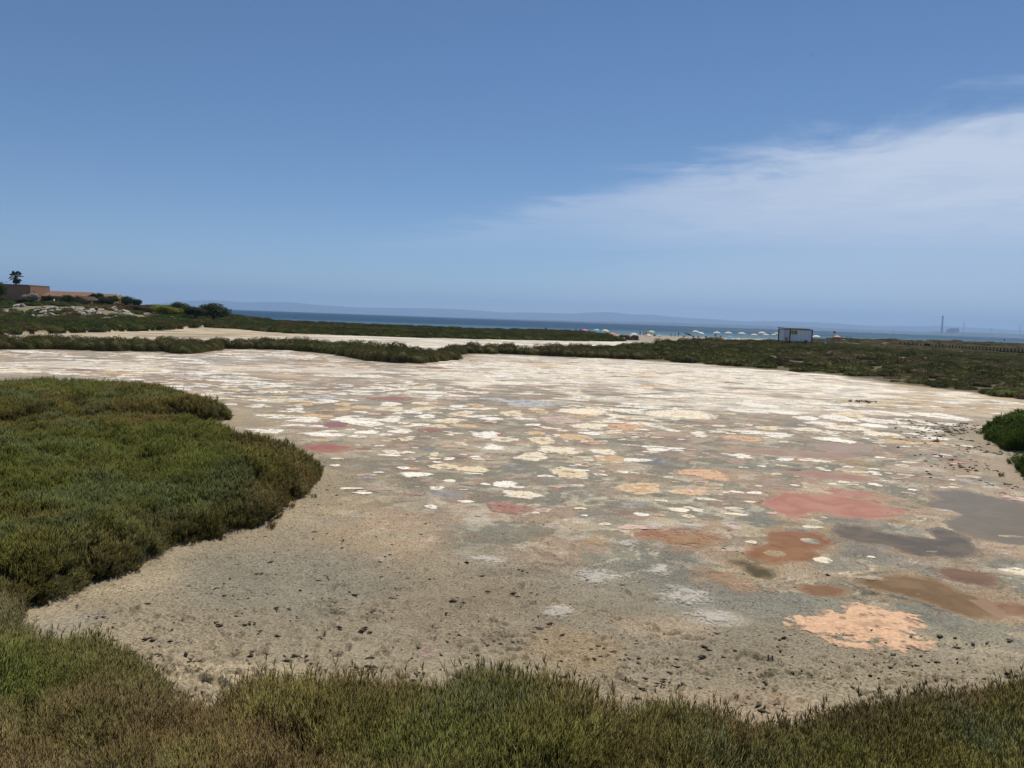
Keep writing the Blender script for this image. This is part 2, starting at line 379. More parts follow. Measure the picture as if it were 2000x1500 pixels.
# stains and crusts that belong to the ground itself (photo oval, linear colour, strength, edge noise)
STAINS = [
 ((780,1045,150,45),(.36,.275,.175),.9), ((690,1000,90,40),(.35,.27,.17),.5), ((560,840,110,30),(.34,.29,.20),.7), ((640,900,90,60),(.31,.26,.18),.5),
 ((900,940,220,60),(.235,.205,.155),.6), ((1060,1100,60,28),(.115,.115,.095),.75),((890,1050,80,25),(.19,.18,.14),.6),((1010,1110,90,22),(.15,.145,.115),.5),((560,1140,240,60),(.22,.205,.165),.7),
 ((950,1092,110,18),(.36,.31,.24),.6),((880,1200,150,70),(.24,.19,.135),.5),
 ((1120,1270,90,50),(.33,.24,.14),.55),((1180,1180,120,30),(.33,.27,.19),.4),((1290,1230,90,22),(.38,.30,.22),.6),
 ((1165,1125,50,16),(.52,.48,.44),.7),((1290,1112,30,12),(.55,.52,.48),.7),((1335,1160,60,18),(.50,.47,.43),.6),((1400,1205,55,16),(.50,.46,.41),.6),((1340,1178,50,9),(.28,.30,.30),.6),
 ((1240,1150,200,40),(.23,.215,.18),.5),((1560,1190,160,25),(.22,.215,.19),.7),((1600,1120,120,18),(.25,.24,.205),.6),((1760,1105,100,16),(.26,.245,.21),.6),
 ((1850,1240,190,26),(.42,.36,.26),.75),((1700,1000,260,60),(.37,.31,.225),.45),((1840,1160,240,50),(.36,.31,.23),.5),((1480,1000,220,60),(.25,.235,.195),.5),
 ((1400,1130,60,20),(.37,.26,.17),.5),((1570,870,160,45),(.33,.265,.195),.6),((1740,900,220,70),(.36,.29,.225),.6),((1790,935,160,22),(.31,.25,.195),.6),((1870,890,110,40),(.40,.30,.25),.4),
 ((1880,800,230,22),(.52,.41,.29),.75),((1800,770,200,16),(.50,.38,.26),.6),((1950,780,160,30),(.48,.385,.28),.6),
 ((1350,890,110,24),(.17,.17,.165),.6),((1470,862,130,12),(.20,.20,.20),.5),((1690,860,110,14),(.24,.24,.235),.6),((720,788,34,6),(.26,.28,.30),.6),((430,702,130,10),(.30,.33,.36),.6),
 ((1640,770,60,10),(.28,.31,.30),.5),((1000,700,160,8),(.22,.195,.15),.4),
 ((1420,1450,400,60),(.40,.31,.22),.3),((480,1320,180,30),(.45,.38,.27),.65),((1480,1380,320,30),(.36,.275,.20),.5),((240,1140,110,30),(.40,.33,.23),.5),((130,1220,70,30),(.27,.25,.215),.5),
 ((1240,990,70,10),(.20,.20,.19),.5),((1130,985,160,40),(.29,.25,.195),.4),((1060,960,260,70),(.235,.21,.165),.4),
]
STAINW = [(ell(*s[0]), s[1], s[2]) for s in STAINS]
SHEET = [ell(1330,742,380,34), ell(1180,728,260,18), ell(1560,752,220,26), ell(980,735,190,16), ell(1480,790,260,16), ell(560,722,200,9), ell(200,716,220,8)]

def ground_colour(x, y, z, h):
    n1 = fbm(x, y, .35, 4, 71); n2 = fbm(x, y, 1.6, 4, 75); n3 = fbm(x, y, .09, 3, 79)
    mud = np.array((.225, .19, .145)); beige = np.array((.31, .255, .185)); grey = np.array((.195, .175, .15))
    C = mud+(beige-mud)*smooth(.42, .68, n1)[:, None]
    C = C+(grey-C)*(smooth(.45, .7, n3)*.7)[:, None]
    # granular shore mud in front
    fr = smooth(15, 10, y+.3*np.clip(x, 0, 9))
    C = C+(np.array((.235, .205, .155))-C)*(fr*.8)[:, None]
    # strip of pale sand along the plants
    ed = smooth(2.6, .1, z['veg']+1.3*(n2-.5))*smooth(60, 40, y)
    C = C+(np.array((.36, .30, .21))-C)*(ed*.55)[:, None]
    far = smooth(22, 55, y)
    C = C+(np.array((.345, .285, .24))-C)*(far*.8)[:, None]
    edf = smooth(4, .5, np.minimum(z['band'], z['field'])+3*(n1-.5))*smooth(40, 55, y)
    C = C+(np.array((.25, .22, .17))-C)*(edf*.8)[:, None]
    wob = .75*(n1-.5)+.9*(n2-.5)
    for (cx, cy, a, b), c, k in STAINW:
        q = np.hypot((x-cx)/a, (y-cy)/b)
        m = q < 1.8
        if not m.any(): continue
        t = smooth(1.25, .55, q[m]+wob[m])*k
        C[m] = C[m]+(np.array(c)-C[m])*t[:, None]
    # lobed crusts: cream, grey-green and pinkish patches with crisp, scalloped borders
    w1 = fbm(x, y, .55, 3, 201)-.5; w2 = fbm(x, y, .55, 3, 207)-.5
    q = fbm(x+2.6*w1, y+2.6*w2, .75, 5, 211, .55); q2 = fbm(x+2*w2, y-2*w1, .9, 5, 217, .55)
    reg = smooth(11.2, 13.5, y+.45*np.clip(x, -4, 9))*smooth(42, 22, y)*smooth(.3, 1.6, z['veg'])*(.45+.55*smooth(-3, 4, x))
    C = C+(np.array((.215, .21, .17))-C)*(smooth(.47, .455, q)*reg*.9)[:, None]
    C = C+(np.array((.42, .37, .275))-C)*(smooth(.555, .57, q)*reg*.9)[:, None]
    C = C+(np.array((.37, .265, .20))-C)*(smooth(.575, .59, q2)*reg*.75)[:, None]
    C = C+(np.array((.165, .165, .155))-C)*(smooth(.42, .40, q2)*reg*.55)[:, None]
    C = C*(1-.42*reg*np.exp(-((q-.553)/.006)**2))[:, None]
    C = C+(np.array((.60, .56, .49))-C)*(reg*.75*np.exp(-((q-.60)/.010)**2)*smooth(.42, .56, n2))[:, None]
    C = C+(np.array((.58, .54, .48))-C)*(reg*.7*np.exp(-((q2-.455)/.010)**2)*smooth(.45, .58, n1))[:, None]
    # mineral rims round the pools
    for k, P in POOLW.items():
        bb = (P.min(0)-1.5, P.max(0)+1.5); m = (x > bb[0][0]) & (x < bb[1][0]) & (y > bb[0][1]) & (y < bb[1][1])
        if not m.any(): continue
        sdv = sdist(x[m], y[m], P)+.5*(n2[m]-.5); c2 = np.array(POOLS[k][2])*.5+np.array((.44, .36, .25))*.5
        C[m] = C[m]+(c2-C[m])*(smooth(.42, .12, sdv)*smooth(.38, .5, fbm(x[m], y[m], 1.1, 3, 221))*.75)[:, None]
        C[m] = C[m]*(1-.45*np.exp(-((sdv-.02)/.05)**2)*smooth(.45, .6, fbm(x[m], y[m], .9, 3, 225)))[:, None]
    # the broad sheet of dry white salt
    for i, (cx, cy, a, b) in enumerate(SHEET):
        q = np.hypot((x-cx)/a, (y-cy)/b)
        st = fbm(x*.35, y*1.0, 1.3, 4, 91)-.5
        t = smooth(1.15, .62, q+1.4*(n1-.5)+1.1*st)
        C = C+(np.array((.79, .735, .665))-C)*(t*(.95 if i < 4 else .6))[:, None]
    # scattered salt bloom between the plates further out
    bl = smooth(.56, .70, fbm(x*.6, y*1.0, 1.1, 4, 95))*smooth(16, 34, y)*smooth(1.0, 3, z['veg'])*.5
    C = C+(np.array((.55, .51, .445))-C)*bl[:, None]
    bl2 = smooth(.60, .72, fbm(x, y, 2.6, 4, 99))*smooth(11, 15, y)*smooth(.6, 2.5, z['veg'])*.55
    C = C+(np.array((.47, .43, .37))-C)*bl2[:, None]
    bl3 = smooth(.58, .72, fbm(x, y, .8, 4, 103))*smooth(11, 16, y)*smooth(1, 3, z['veg'])*.35
    C = C+(np.array((.34, .22, .175))-C)*bl3[:, None]
    bl4 = smooth(.60, .74, fbm(x, y, .6, 4, 113))*smooth(11, 16, y)*smooth(1, 3, z['veg'])*.5
    C = C+(np.array((.165, .17, .165))-C)*bl4[:, None]
    # second pan behind the row of bushes
    p2 = smooth(1.5, 4, z['band'])*smooth(2, -3, y-pan2_y(x))*smooth(70, 90, y+.3*x)*smooth(1, 6, z['field'])
    k2 = np.array((.50, .42, .31))+np.array((.20, .24, .28))*smooth(-48, -18, x+14*(n3-.5))[:, None]
    st2 = smooth(.40, .58, fbm(x*.3, y*1.0, .5, 4, 107))
    k2 = k2*(.55+.45*st2)[:, None]
    C = C+(k2-C)*p2[:, None]
    # under plants: litter
    vg = smooth(.3, -.4, z['veg'])
    C = C+(np.array((.095, .08, .042))-C)*vg[:, None]
    fr2 = smooth(0, 7, y-pan2_y(x))*smooth(30, 12, x)
    C = C+(np.array((.13, .115, .065))-C)*(fr2*.95)[:, None]
    bs = smooth(158, 182, y)*smooth(22, 34, x)*smooth(-2, 4, z['field'])
    C = C+(np.array((.30, .26, .215))*(.8+.4*n2[:, None])-C)*bs[:, None]
    sand = smooth(-16, -6, y-shore_y(x))
    C = C+(np.array((.40, .35, .28))-C)*(sand*.9)[:, None]
    hill = smooth(-64, -92, x)*smooth(140, 165, y)
    C = C+(np.array((.22, .19, .13))*(.6+.8*n2[:, None])-C)*(hill*.9)[:, None]
    return np.clip(C*np.array((.92,.90,.84))*(.80+.40*n2[:, None]), 0.01, .8)

def build_ground():
    ys = [-45, -30, -18, -9, -3, 0, 2, 3.5, 4.6, 5.3]
    while ys[-1] < 345: ys.append(ys[-1]+max(.026, ys[-1]*.0042))
    ys = np.array(ys)
    core = np.linspace(-1.02, 1.02, 660)
    out = 1.02+np.cumsum(.006*1.22**np.arange(27))
    U = np.concatenate([-out[::-1], core, out])
    w = .70*np.hypot(ys, 4.5)+.6
    X = U[None, :]*w[:, None]; Y = np.repeat(ys[:, None], len(U), 1)
    x = X.ravel(); y = Y.ravel()
    z = zones(x, y); h = H(x, y, z, True)
    C = ground_colour(x, y, z, h)
    nr, nc = X.shape
    i = (np.arange(nr-1)[:, None]*nc+np.arange(nc-1)[None, :]).ravel()
    faces = np.stack([i, i+1, i+nc+1, i+nc], 1)
    m, nt, b, N, L = new_mat('salt_mud')
    a = N('ShaderNodeAttribute'); a.attribute_name = 'col'
    g = N('ShaderNodeNewGeometry')
    f1 = nz(nt, 26, 5, .65); f2 = nz(nt, 85, 3, .6); f3 = nz(nt, 7, 5, .6)
    v = mth(nt, 'ADD', mth(nt, 'MULTIPLY', mrange(nt, f1, .36, .64, -.34, .34, False), 1.0), mrange(nt, f3, .3, .7, .86, 1.14, False))
    v = mth(nt, 'ADD', v, mrange(nt, f2, .36, .64, -.26, .26, False))
    hs = N('ShaderNodeHueSaturation'); L(a.outputs['Color'], hs.inputs['Color']); L(v, hs.inputs['Value'])
    # dark crumbs of dried algae
    sp = N('ShaderNodeAttribute'); sp.attribute_name = 'grit'
    vo = N('ShaderNodeTexVoronoi'); vo.inputs['Scale'].default_value = 24
    wn = N('ShaderNodeTexNoise'); wn.inputs['Scale'].default_value = 18; L(g.outputs['Position'], wn.inputs['Vector']); va = N('ShaderNodeVectorMath'); va.operation = 'MULTIPLY_ADD'; L(wn.outputs['Color'], va.inputs[0]); va.inputs[1].default_value = (.05, .05, .05); L(g.outputs['Position'], va.inputs[2]); L(va.outputs[0], vo.inputs['Vector'])
    cr = mth(nt, 'MULTIPLY', mrange(nt, nz(nt, 3.1, 4, .6), .40, .58, .25, 1.0), mrange(nt, mth(nt, 'ADD', vo.outputs['Distance'], mrange(nt, f1, .3, .7, -.2, .2)), .34, .22))
    c = mixc(nt, mth(nt, 'MULTIPLY', mth(nt, 'MULTIPLY', cr, sp.outputs['Fac']), .85), hs.outputs[0], (.085, .07, .048))
    L(c, b.inputs['Base Color']); b.inputs['Roughness'].default_value = .85; b.inputs['Specular IOR Level'].default_value = .2
    hh = mth(nt, 'ADD', mth(nt, 'MULTIPLY', f1, 1.0), mth(nt, 'MULTIPLY', f2, .35))
    hh = mth(nt, 'ADD', hh, mth(nt, 'MULTIPLY', cr, .25))
    bump(nt, b, hh, .55, .03)
    me = mesh_np('lagoon_bed', np.stack([x, y, h], 1), faces, m, True)
    vcol(me, 'col', C)
    gr = np.maximum(smooth(17, 11, y+.35*np.clip(x-1, 0, 9)), smooth(4.5, .5, np.minimum(z['a'], z['r1'])))*(.25+.75*smooth(.40, .47, fbm(x+1.5*(fbm(x, y, .8, 3, 123)-.5), y, .5, 4, 121)))
    ga = me.attributes.new('grit', 'FLOAT', 'POINT'); ga.data.foreach_set('value', np.clip(gr, 0, 1).astype(np.float32))
    return tag(link('lagoon_bed', me), 'dried salt lagoon bed of beige and grey mud', kind='structure')
GROUND = build_ground()

# ------------------------------------------------------------------ sea, far coast
def build_sea():
    m, nt, b, N, L = new_mat('sea_water')
    g = N('ShaderNodeNewGeometry'); sp = N('ShaderNodeSeparateXYZ'); L(g.outputs['Position'], sp.inputs[0])
    mp = N('ShaderNodeMapping'); L(g.outputs['Position'], mp.inputs[0]); mp.inputs[3].default_value = (.35, 1, 1)
    band = nz(nt, .006, 5, .6, mp.outputs[0], .4); band2 = nz(nt, .03, 4, .6, mp.outputs[0])
    d = mth(nt, 'SUBTRACT', sp.outputs[1], mth(nt, 'MULTIPLY', sp.outputs[0], .4))
    d = mth(nt, 'ADD', d, mth(nt, 'MULTIPLY', mth(nt, 'SUBTRACT', band, .5), 500))
    near = mrange(nt, d, 300, 560, 1, 0)
    right = mrange(nt, sp.outputs[0], 60, 400)
    shoal = mth(nt, 'MULTIPLY', mth(nt, 'MULTIPLY', mrange(nt, band, .44, .56), right), mrange(nt, d, 1800, 500))
    c = mixc(nt, mrange(nt, band2, .35, .65), (.020, .050, .100), (.028, .066, .122))
    c = mixc(nt, mth(nt, 'MULTIPLY', near, .8), c, (.085, .17, .215))
    c = mixc(nt, mth(nt, 'MULTIPLY', shoal, .6), c, (.10, .19, .225))
    L(c, b.inputs['Base Color']); b.inputs['Roughness'].default_value = .42; b.inputs['IOR'].default_value = 1.33; b.inputs['Specular IOR Level'].default_value = .06
    wv = nz(nt, .35, 4, .6, mp.outputs[0], .3)
    bump(nt, b, wv, 1.0, 1.2)
    x = np.array([-34000, -9000, -2500, -900, -500, -300, -150, 0, 150, 300, 500, 900, 2500, 9000, 34000.])
    y = np.array([205, 240, 280, 330, 400, 550, 800, 1300, 2200, 4000, 7000, 11000, 16000, 31000.])
    X, Y = np.meshgrid(x, y); nc = len(x)
    i = (np.arange(len(y)-1)[:, None]*nc+np.arange(nc-1)[None, :]).ravel()
    me = mesh_np('sea', np.stack([X.ravel(), Y.ravel(), np.full(X.size, -.12)], 1), np.stack([i, i+1, i+nc+1, i+nc], 1), m, True)
    tag(link('sea', me), 'calm blue sea with turquoise shallows', kind='structure')
build_sea()
M_HILL = plain('far_scrub', (.085, .09, .065), .95, .35, .0016, .05)
def ridge(name, prof, D, depth, seed, label, base=0, rough=.10):
    xs = np.array([p[0] for p in prof], float); yt = np.array([p[1] for p in prof], float)
    fx = np.linspace(xs[0], xs[-1], 420); fy = np.interp(fx, xs, yt)
    fy = np.convolve(np.pad(fy, 3, 'edge'), np.ones(7)/7, 'valid')
    cr = [at(a, b_, D) for a, b_ in zip(fx, fy)]
    rows = [(-1., 0), (-.7, .22), (-.45, .5), (-.2, .8), (0, 1.), (.3, .7), (1., 0)]
    V = []
    for t, k in rows:
        for j, c in enumerate(cr):
            n = fbm(np.array([j*.05]), np.array([t*3.]), 1.0, 4, seed)[0]-.5
            hz = max(c.z, 2)
            V.append((c.x*(1+t*depth/D), D+t*depth+n*depth*.25, base-1+(hz+1)*k*(1+(n*.6 if 0 < k < 1 else n*rough))))
    n = len(cr); i = (np.arange(len(rows)-1)[:, None]*n+np.arange(n-1)[None, :]).ravel()
    return tag(link(name, mesh_np(name, V, np.stack([i, i+1, i+n+1, i+n], 1), M_HILL, True)), label, kind='structure')
ridge('hills', [(-300,596),(200,598),(300,594),(370,587),(430,586),(470,591),(520,590),(570,590),(610,595),(650,597),(700,601),(750,601),(850,602.5),(900,604),(940,607),(990,611),(1010,610),(1050,610.5),
      (1100,612.5),(1140,611.5),(1160,609.5),(1180,610),(1200,608.5),(1215,613),(1240,614.5),(1280,614),(1300,618),(1350,621),(1400,624),(1450,628),(1500,627),(1560,628),(1620,631),
      (1640,632),(1680,635),(1720,637.5),(1750,636),(1800,637.5),(1830,635.5),(1890,639),(1950,643),(2000,645),(2300,655)], 26000, 2600, 5, 'long range of hazy blue hills across the bay', rough=.03)
ridge('coast', [(900,620),(1100,626),(1180,628),(1250,629),(1320,631),(1400,633.5),(1480,636),(1560,638.5),(1640,642),(1700,644.5),(1800,648),(1830,647),(1900,649.5),(2000,653),(2300,664)], 13000, 900, 9, 'low flat far coast beyond the bay', rough=.25)
ridge('headland', [(1790,652),(1830,650),(1900,650.2),(1950,651.5),(2000,652.6),(2100,655),(2400,664)], 9600, 500, 13, 'nearer low headland under the wind turbines', rough=.2)

# ------------------------------------------------------------------ pools and salt plates on the bed
POOL_LABEL = {'red_brine_pool': 'large brick-pink brine pool', 'thin_red_brine_pool': 'thin pink pool behind the large pink one', 'rust_brown_pool': 'rust-brown double-lobed pool with two pale islands',
 'rust_red_pool': 'rust-red pool in an orange rim', 'grey_pool': 'broad smooth grey pool at the right edge', 'dark_grey_pool': 'dark grey long pool', 'brown_pool': 'long brown pool with dark rim',
 'small_brown_pool': 'small brown pool above the long brown one', 'ochre_brown_pool': 'ochre-brown pool left of the long brown one', 'corner_brown_pool': 'brown puddle in the right corner', 'olive_brine_channel': 'small olive-brown wet channel',
 'mauve_brine_pool': 'mauve oval pool beyond the green mat', 'brick_red_pool': 'brick-red oval pool beside the green mat', 'pale_mud_pool': 'pale wet mud film', 'pinkish_mud_pool': 'pinkish wet mud film', 'dusky_pink_pool': 'dusky pink shallow pool'}
def build_pools():
    for k, (name, (_, c1, c2, ro)) in enumerate(POOLS.items()):
        P = POOLW[name]; c = P.mean(0)
        m, nt, b, N, L = new_mat(name+'_water')
        f = nz(nt, 1.6, 5, .6, None, .6); f2 = nz(nt, 12, 4, .6)
        cc = mixc(nt, mrange(nt, f, .38, .66), c1, c2)
        cc = mixc(nt, mth(nt, 'MULTIPLY', mrange(nt, f2, .55, .75), .35), cc, tuple(min(1, q*1.35) for q in c2))
        ea = N('ShaderNodeAttribute'); ea.attribute_name = 'edge'
        se = mth(nt, 'ADD', ea.outputs['Fac'], mrange(nt, f2, .35, .65, -.06, .06, False))
        cc = mixc(nt, mth(nt, 'MULTIPLY', mrange(nt, se, -.12, -.02), .5), cc, tuple(.45*u+.55*v_ for u, v_ in zip(c2, (.36, .27, .19))))
        L(cc, b.inputs['Base Color']); b.inputs['Roughness'].default_value = ro+.12; b.inputs['IOR'].default_value = 1.33
        b.inputs['Specular IOR Level'].default_value = .11
        bump(nt, b, f2, .25, .01)
        lo, hi = P.min(0)-.4, P.max(0)+.4; rs = .09 if (hi-lo).max() < 9 else .14
        nx, ny = int((hi[0]-lo[0])/rs)+2, int((hi[1]-lo[1])/rs)+2
        X, Y = np.meshgrid(np.linspace(lo[0], hi[0], nx), np.linspace(lo[1], hi[1], ny)); xx, yy = X.ravel(), Y.ravel(); sdv = sdist(xx, yy, P)
        i = (np.arange(ny-1)[:, None]*nx+np.arange(nx-1)[None, :]).ravel(); fc = np.stack([i, i+1, i+nx+1, i+nx], 1); fc = fc[(sdv[fc] < .2).any(1)]
        us = np.unique(fc); mp_ = np.zeros(len(xx), int); mp_[us] = np.arange(len(us))
        me = mesh_np(name, np.stack([xx[us]-c[0], yy[us]-c[1], np.zeros(len(us))], 1), mp_[fc], m)
        ea = me.attributes.new('edge', 'FLOAT', 'POINT'); ea.data.foreach_set('value', (sdv[us]+.34*(fbm(xx[us], yy[us], 2.0, 4, 41)-.5)+.20*(fbm(xx[us], yy[us], 6., 3, 47)-.5)).astype(np.float32))
        o = link(name, me, GROUND, (c[0], c[1], -.0045+.0003*k)); o['label'] = POOL_LABEL[name]
build_pools()

def plate_mat(name, thin):
    m, nt, b, N, L = new_mat(name)
    oi = N('ShaderNodeObjectInfo'); ra = N('ShaderNodeAttribute'); ra.attribute_name = 'rad'
    if thin == 2:
        a = N('ShaderNodeAttribute'); a.attribute_name = 'col'; core = a.outputs['Color']
    else: core = oi.outputs['Color']
    n = nz(nt, 3.2, 5, .6, None, .5); n2 = nz(nt, 16, 4, .6)
    r = mth(nt, 'ADD', ra.outputs['Fac'], mrange(nt, n, .3, .7, -.45, .45, False))
    ra_ = a.outputs['Alpha'] if thin == 2 else oi.outputs['Alpha']
    rim = mixc(nt, mth(nt, 'MULTIPLY', ra_, .75), core, (.72, .67, .58))
    c = mixc(nt, mrange(nt, r, .35, .85), core, rim)
    dk = mixc(nt, .55, core, (.17, .11, .08))
    k = N('ShaderNodeAttribute'); k.attribute_name = 'ring'
    c = mixc(nt, mth(nt, 'MULTIPLY', mrange(nt, r, .32, .05), mrange(nt, oi.outputs['Random'], .5, .62)), c, dk)
    v = mrange(nt, n2, .3, .7, .80, 1.14, False)
    bd = mth(nt, 'SINE', mth(nt, 'ADD', mth(nt, 'MULTIPLY', r, 15.0), mth(nt, 'MULTIPLY', oi.outputs['Random'], 6.0)))
    v = mth(nt, 'ADD', v, mth(nt, 'MULTIPLY', bd, .07))
    hs = N('ShaderNodeHueSaturation'); L(c, hs.inputs['Color']); L(v, hs.inputs['Value'])
    L(hs.outputs[0], b.inputs['Base Color']); b.inputs['Roughness'].default_value = .75; b.inputs['Specular IOR Level'].default_value = .2
    bump(nt, b, n2, .4, .01)
    # the crust breaks up towards its ragged edge
    ed = mth(nt, 'ADD', ra.outputs['Fac'], mrange(nt, nz(nt, 16 if thin == 1 else 8, 6, .7), .3, .7, -.55 if thin == 1 else -.2, .55 if thin == 1 else .2, False))
    if thin == 1: ed = mth(nt, 'ADD', ed, mrange(nt, nz(nt, 3.5, 4, .6), .3, .7, -.3, .3, False))
    else: ed = mth(nt, 'ADD', ed, mrange(nt, nz(nt, 2.6, 3, .5), .35, .65, -.12, .12, False))
    al = mrange(nt, ed, .99 if thin != 1 else .95, .80 if thin != 1 else .2)
    if thin != 1: al = mth(nt, 'MULTIPLY', al, mrange(nt, mth(nt, 'SUBTRACT', nz(nt, 4.5, 6, .72), mth(nt, 'MULTIPLY', ra.outputs['Fac'], .07)), .30, .44, .25, 1.0))
    if thin == 1: al = mth(nt, 'MULTIPLY', al, .62)
    L(al, b.inputs['Alpha'])
    return m
M_PLATE = plate_mat('salt_crust', 0); M_THIN = plate_mat('salt_bloom', 1); M_PLATES = plate_mat('far_salt_crust', 2)
def plate_shape(seed, nseg=40):
    r = np.random.default_rng(seed); t = np.arange(nseg)/nseg*2*math.pi
    o = 1+.16*np.sin(2*t+r.uniform(0, 6))*r.uniform(.3, 1)+.10*np.sin(3*t+r.uniform(0, 6))+.06*np.sin(5*t+r.uniform(0, 6))+.05*np.sin(9*t+r.uniform(0, 6))+.03*r.standard_normal(nseg)
    V = [(0, 0, .008)]; rad = [0]; F_ = []
    for j, (k, zz) in enumerate(((.4, .008), (.75, .007), (.95, .004), (1.0, -.004))):
        for i in range(nseg): V.append((o[i]*k*math.cos(t[i]), o[i]*k*math.sin(t[i]), zz)); rad.append(k)
    for i in range(nseg): F_.append((0, 1+i, 1+(i+1) % nseg))
    for j in range(3):
        a = 1+j*nseg; c = a+nseg
        for i in range(nseg):
            i2 = (i+1) % nseg; F_.append((a+i, c+i, c+i2)); F_.append((a+i, c+i2, a+i2))
    return np.array(V), np.array(F_), np.array(rad)
PLATE_V = [plate_shape(s, 32) for s in range(14)]
def plate_mesh(k, mat):
    V, F_, rad = PLATE_V[k]; me = mesh_np('salt_plate', V, F_, mat, True)
    a = me.attributes.new('rad', 'FLOAT', 'POINT'); a.data.foreach_set('value', rad.astype(np.float32)); return me
PM = [plate_mesh(k, M_PLATE) for k in range(14)]; PT = [plate_mesh(k, M_THIN) for k in range(14)]
TYPE = {'W': (.78,.73,.65), 'Y': (.66,.53,.33), 'O': (.54,.36,.19), 'P': (.52,.37,.31), 'R': (.29,.145,.11), 'B': (.34,.36,.38), 'T': (.33,.245,.19), 'K': (.56,.35,.215), 'C': (.72,.62,.46)}
HAND = '''577 800 18 3.5 W|597 790 18 3 O|671 790 22 3 O|668 801 15 3 O|762 790 20 5 W|705 796 22 3.5 O|762 799 34 4 Y|825 788 22 3 C|845 788 10 3 O|895 794 20 3 W|930 792 18 3.5 O|826 799 22 4 Y|900 809 25 4 Y
832 814 22 4 W|730 809 13 2.5 P|620 840 24 4 P t|762 821 23 5 W|877 823 28 5 Y|793 833 14 2 Y|912 833 25 3 O|843 841 27 5 R|718 845 24 4.5 W|700 853 24 3 W|792 858 18 4 Y|630 861 25 2.5 O|712 877 16 3 R|775 884 28 4.5 C
755 893 40 4 P t|848 888 10 4 Y|840 877 20 6 B t|885 892 30 5 P t|868 912 35 5.5 Y|925 918 40 5 Y|812 928 28 6 W|720 936 25 4 B t|735 957 30 5 P t|870 966 48 12 B t|868 968 8 2.5 R|855 953 16 3 W|910 981 16 3 W|797 978 30 6 P t
950 850 30 7 W|985 859 25 5.5 C|978 850 10 4 R|1058 861 30 7 Y|1045 847 22 4 O|1118 854 38 6 O|1155 865 28 4 K|1155 847 25 3 W|1150 833 38 5 C|1092 820 45 6 P|1000 809 22 6 Y|1060 806 16 2.5 O|1047 800 16 2.5 Y|1140 804 55 6 C|1205 813 18 4 C|1230 819 15 2.5 O|1155 812 14 2.5 K
1245 848 22 4 P|963 875 20 6 W|1095 881 42 7 C|1040 893 34 8 C|1178 883 28 5 C|1195 898 36 6.5 O|1240 899 30 4 W|1112 925 38 11 Y|1065 931 22 2 W|985 947 24 7 W|1018 967 38 8 C|992 993 42 12 R|1008 911 22 4 B t|1250 955 45 12 O|1190 962 35 9 P t|1250 988 28 8 B t|1165 1057 36 12 O t
1330 810 78 8 C|1365 848 16 3.5 W|1315 842 15 2.5 W|1258 852 10 2.5 P|1453 857 38 6 K|1375 927 54 9 K|1350 962 40 7 O|1325 997 20 5 C|1440 999 22 4 W t|1430 1030 16 7 W t|1340 1056 100 19 O t|1280 1026 24 6 W t|1515 948 55 11 P t|1285 902 30 8 B t|1440 903 25 5 T
1575 817 25 4 W|1640 818 34 6 W|1605 828 30 4 W|1580 840 30 3.5 C|1655 837 45 5 C|1630 860 36 5 W|1465 803 50 4 W|1480 792 40 5 W|1530 806 35 4 W|1500 837 25 4 Y|1720 823 36 6 W|1705 832 28 4 W|1722 848 28 5 C|1745 808 25 5 W|1835 813 45 6 W|1865 819 20 3 W|1855 829 17 3 W|1800 838 28 6 W|1825 867 25 3 O|1845 882 18 4 P t|1870 898 36 8 P t|1770 904 18 4 W t|1800 918 50 6 W t|1905 943 48 7 W t|1672 905 40 7 O t|1990 976 18 7 P
835 1273 28 16 P t|1290 1115 28 11 W t|1165 1127 50 15 W t|1335 1165 60 18 W t|1390 1205 50 15 W t|955 1094 40 8 W t|1405 1125 55 20 K t|1460 1150 55 14 K t|1690 1228 145 40 K|1095 1195 40 14 W t|1245 1010 40 6 P t|1590 1010 30 5 O t|1760 1020 50 7 O t|1700 1130 30 6 C t|1960 1120 50 8 C t'''
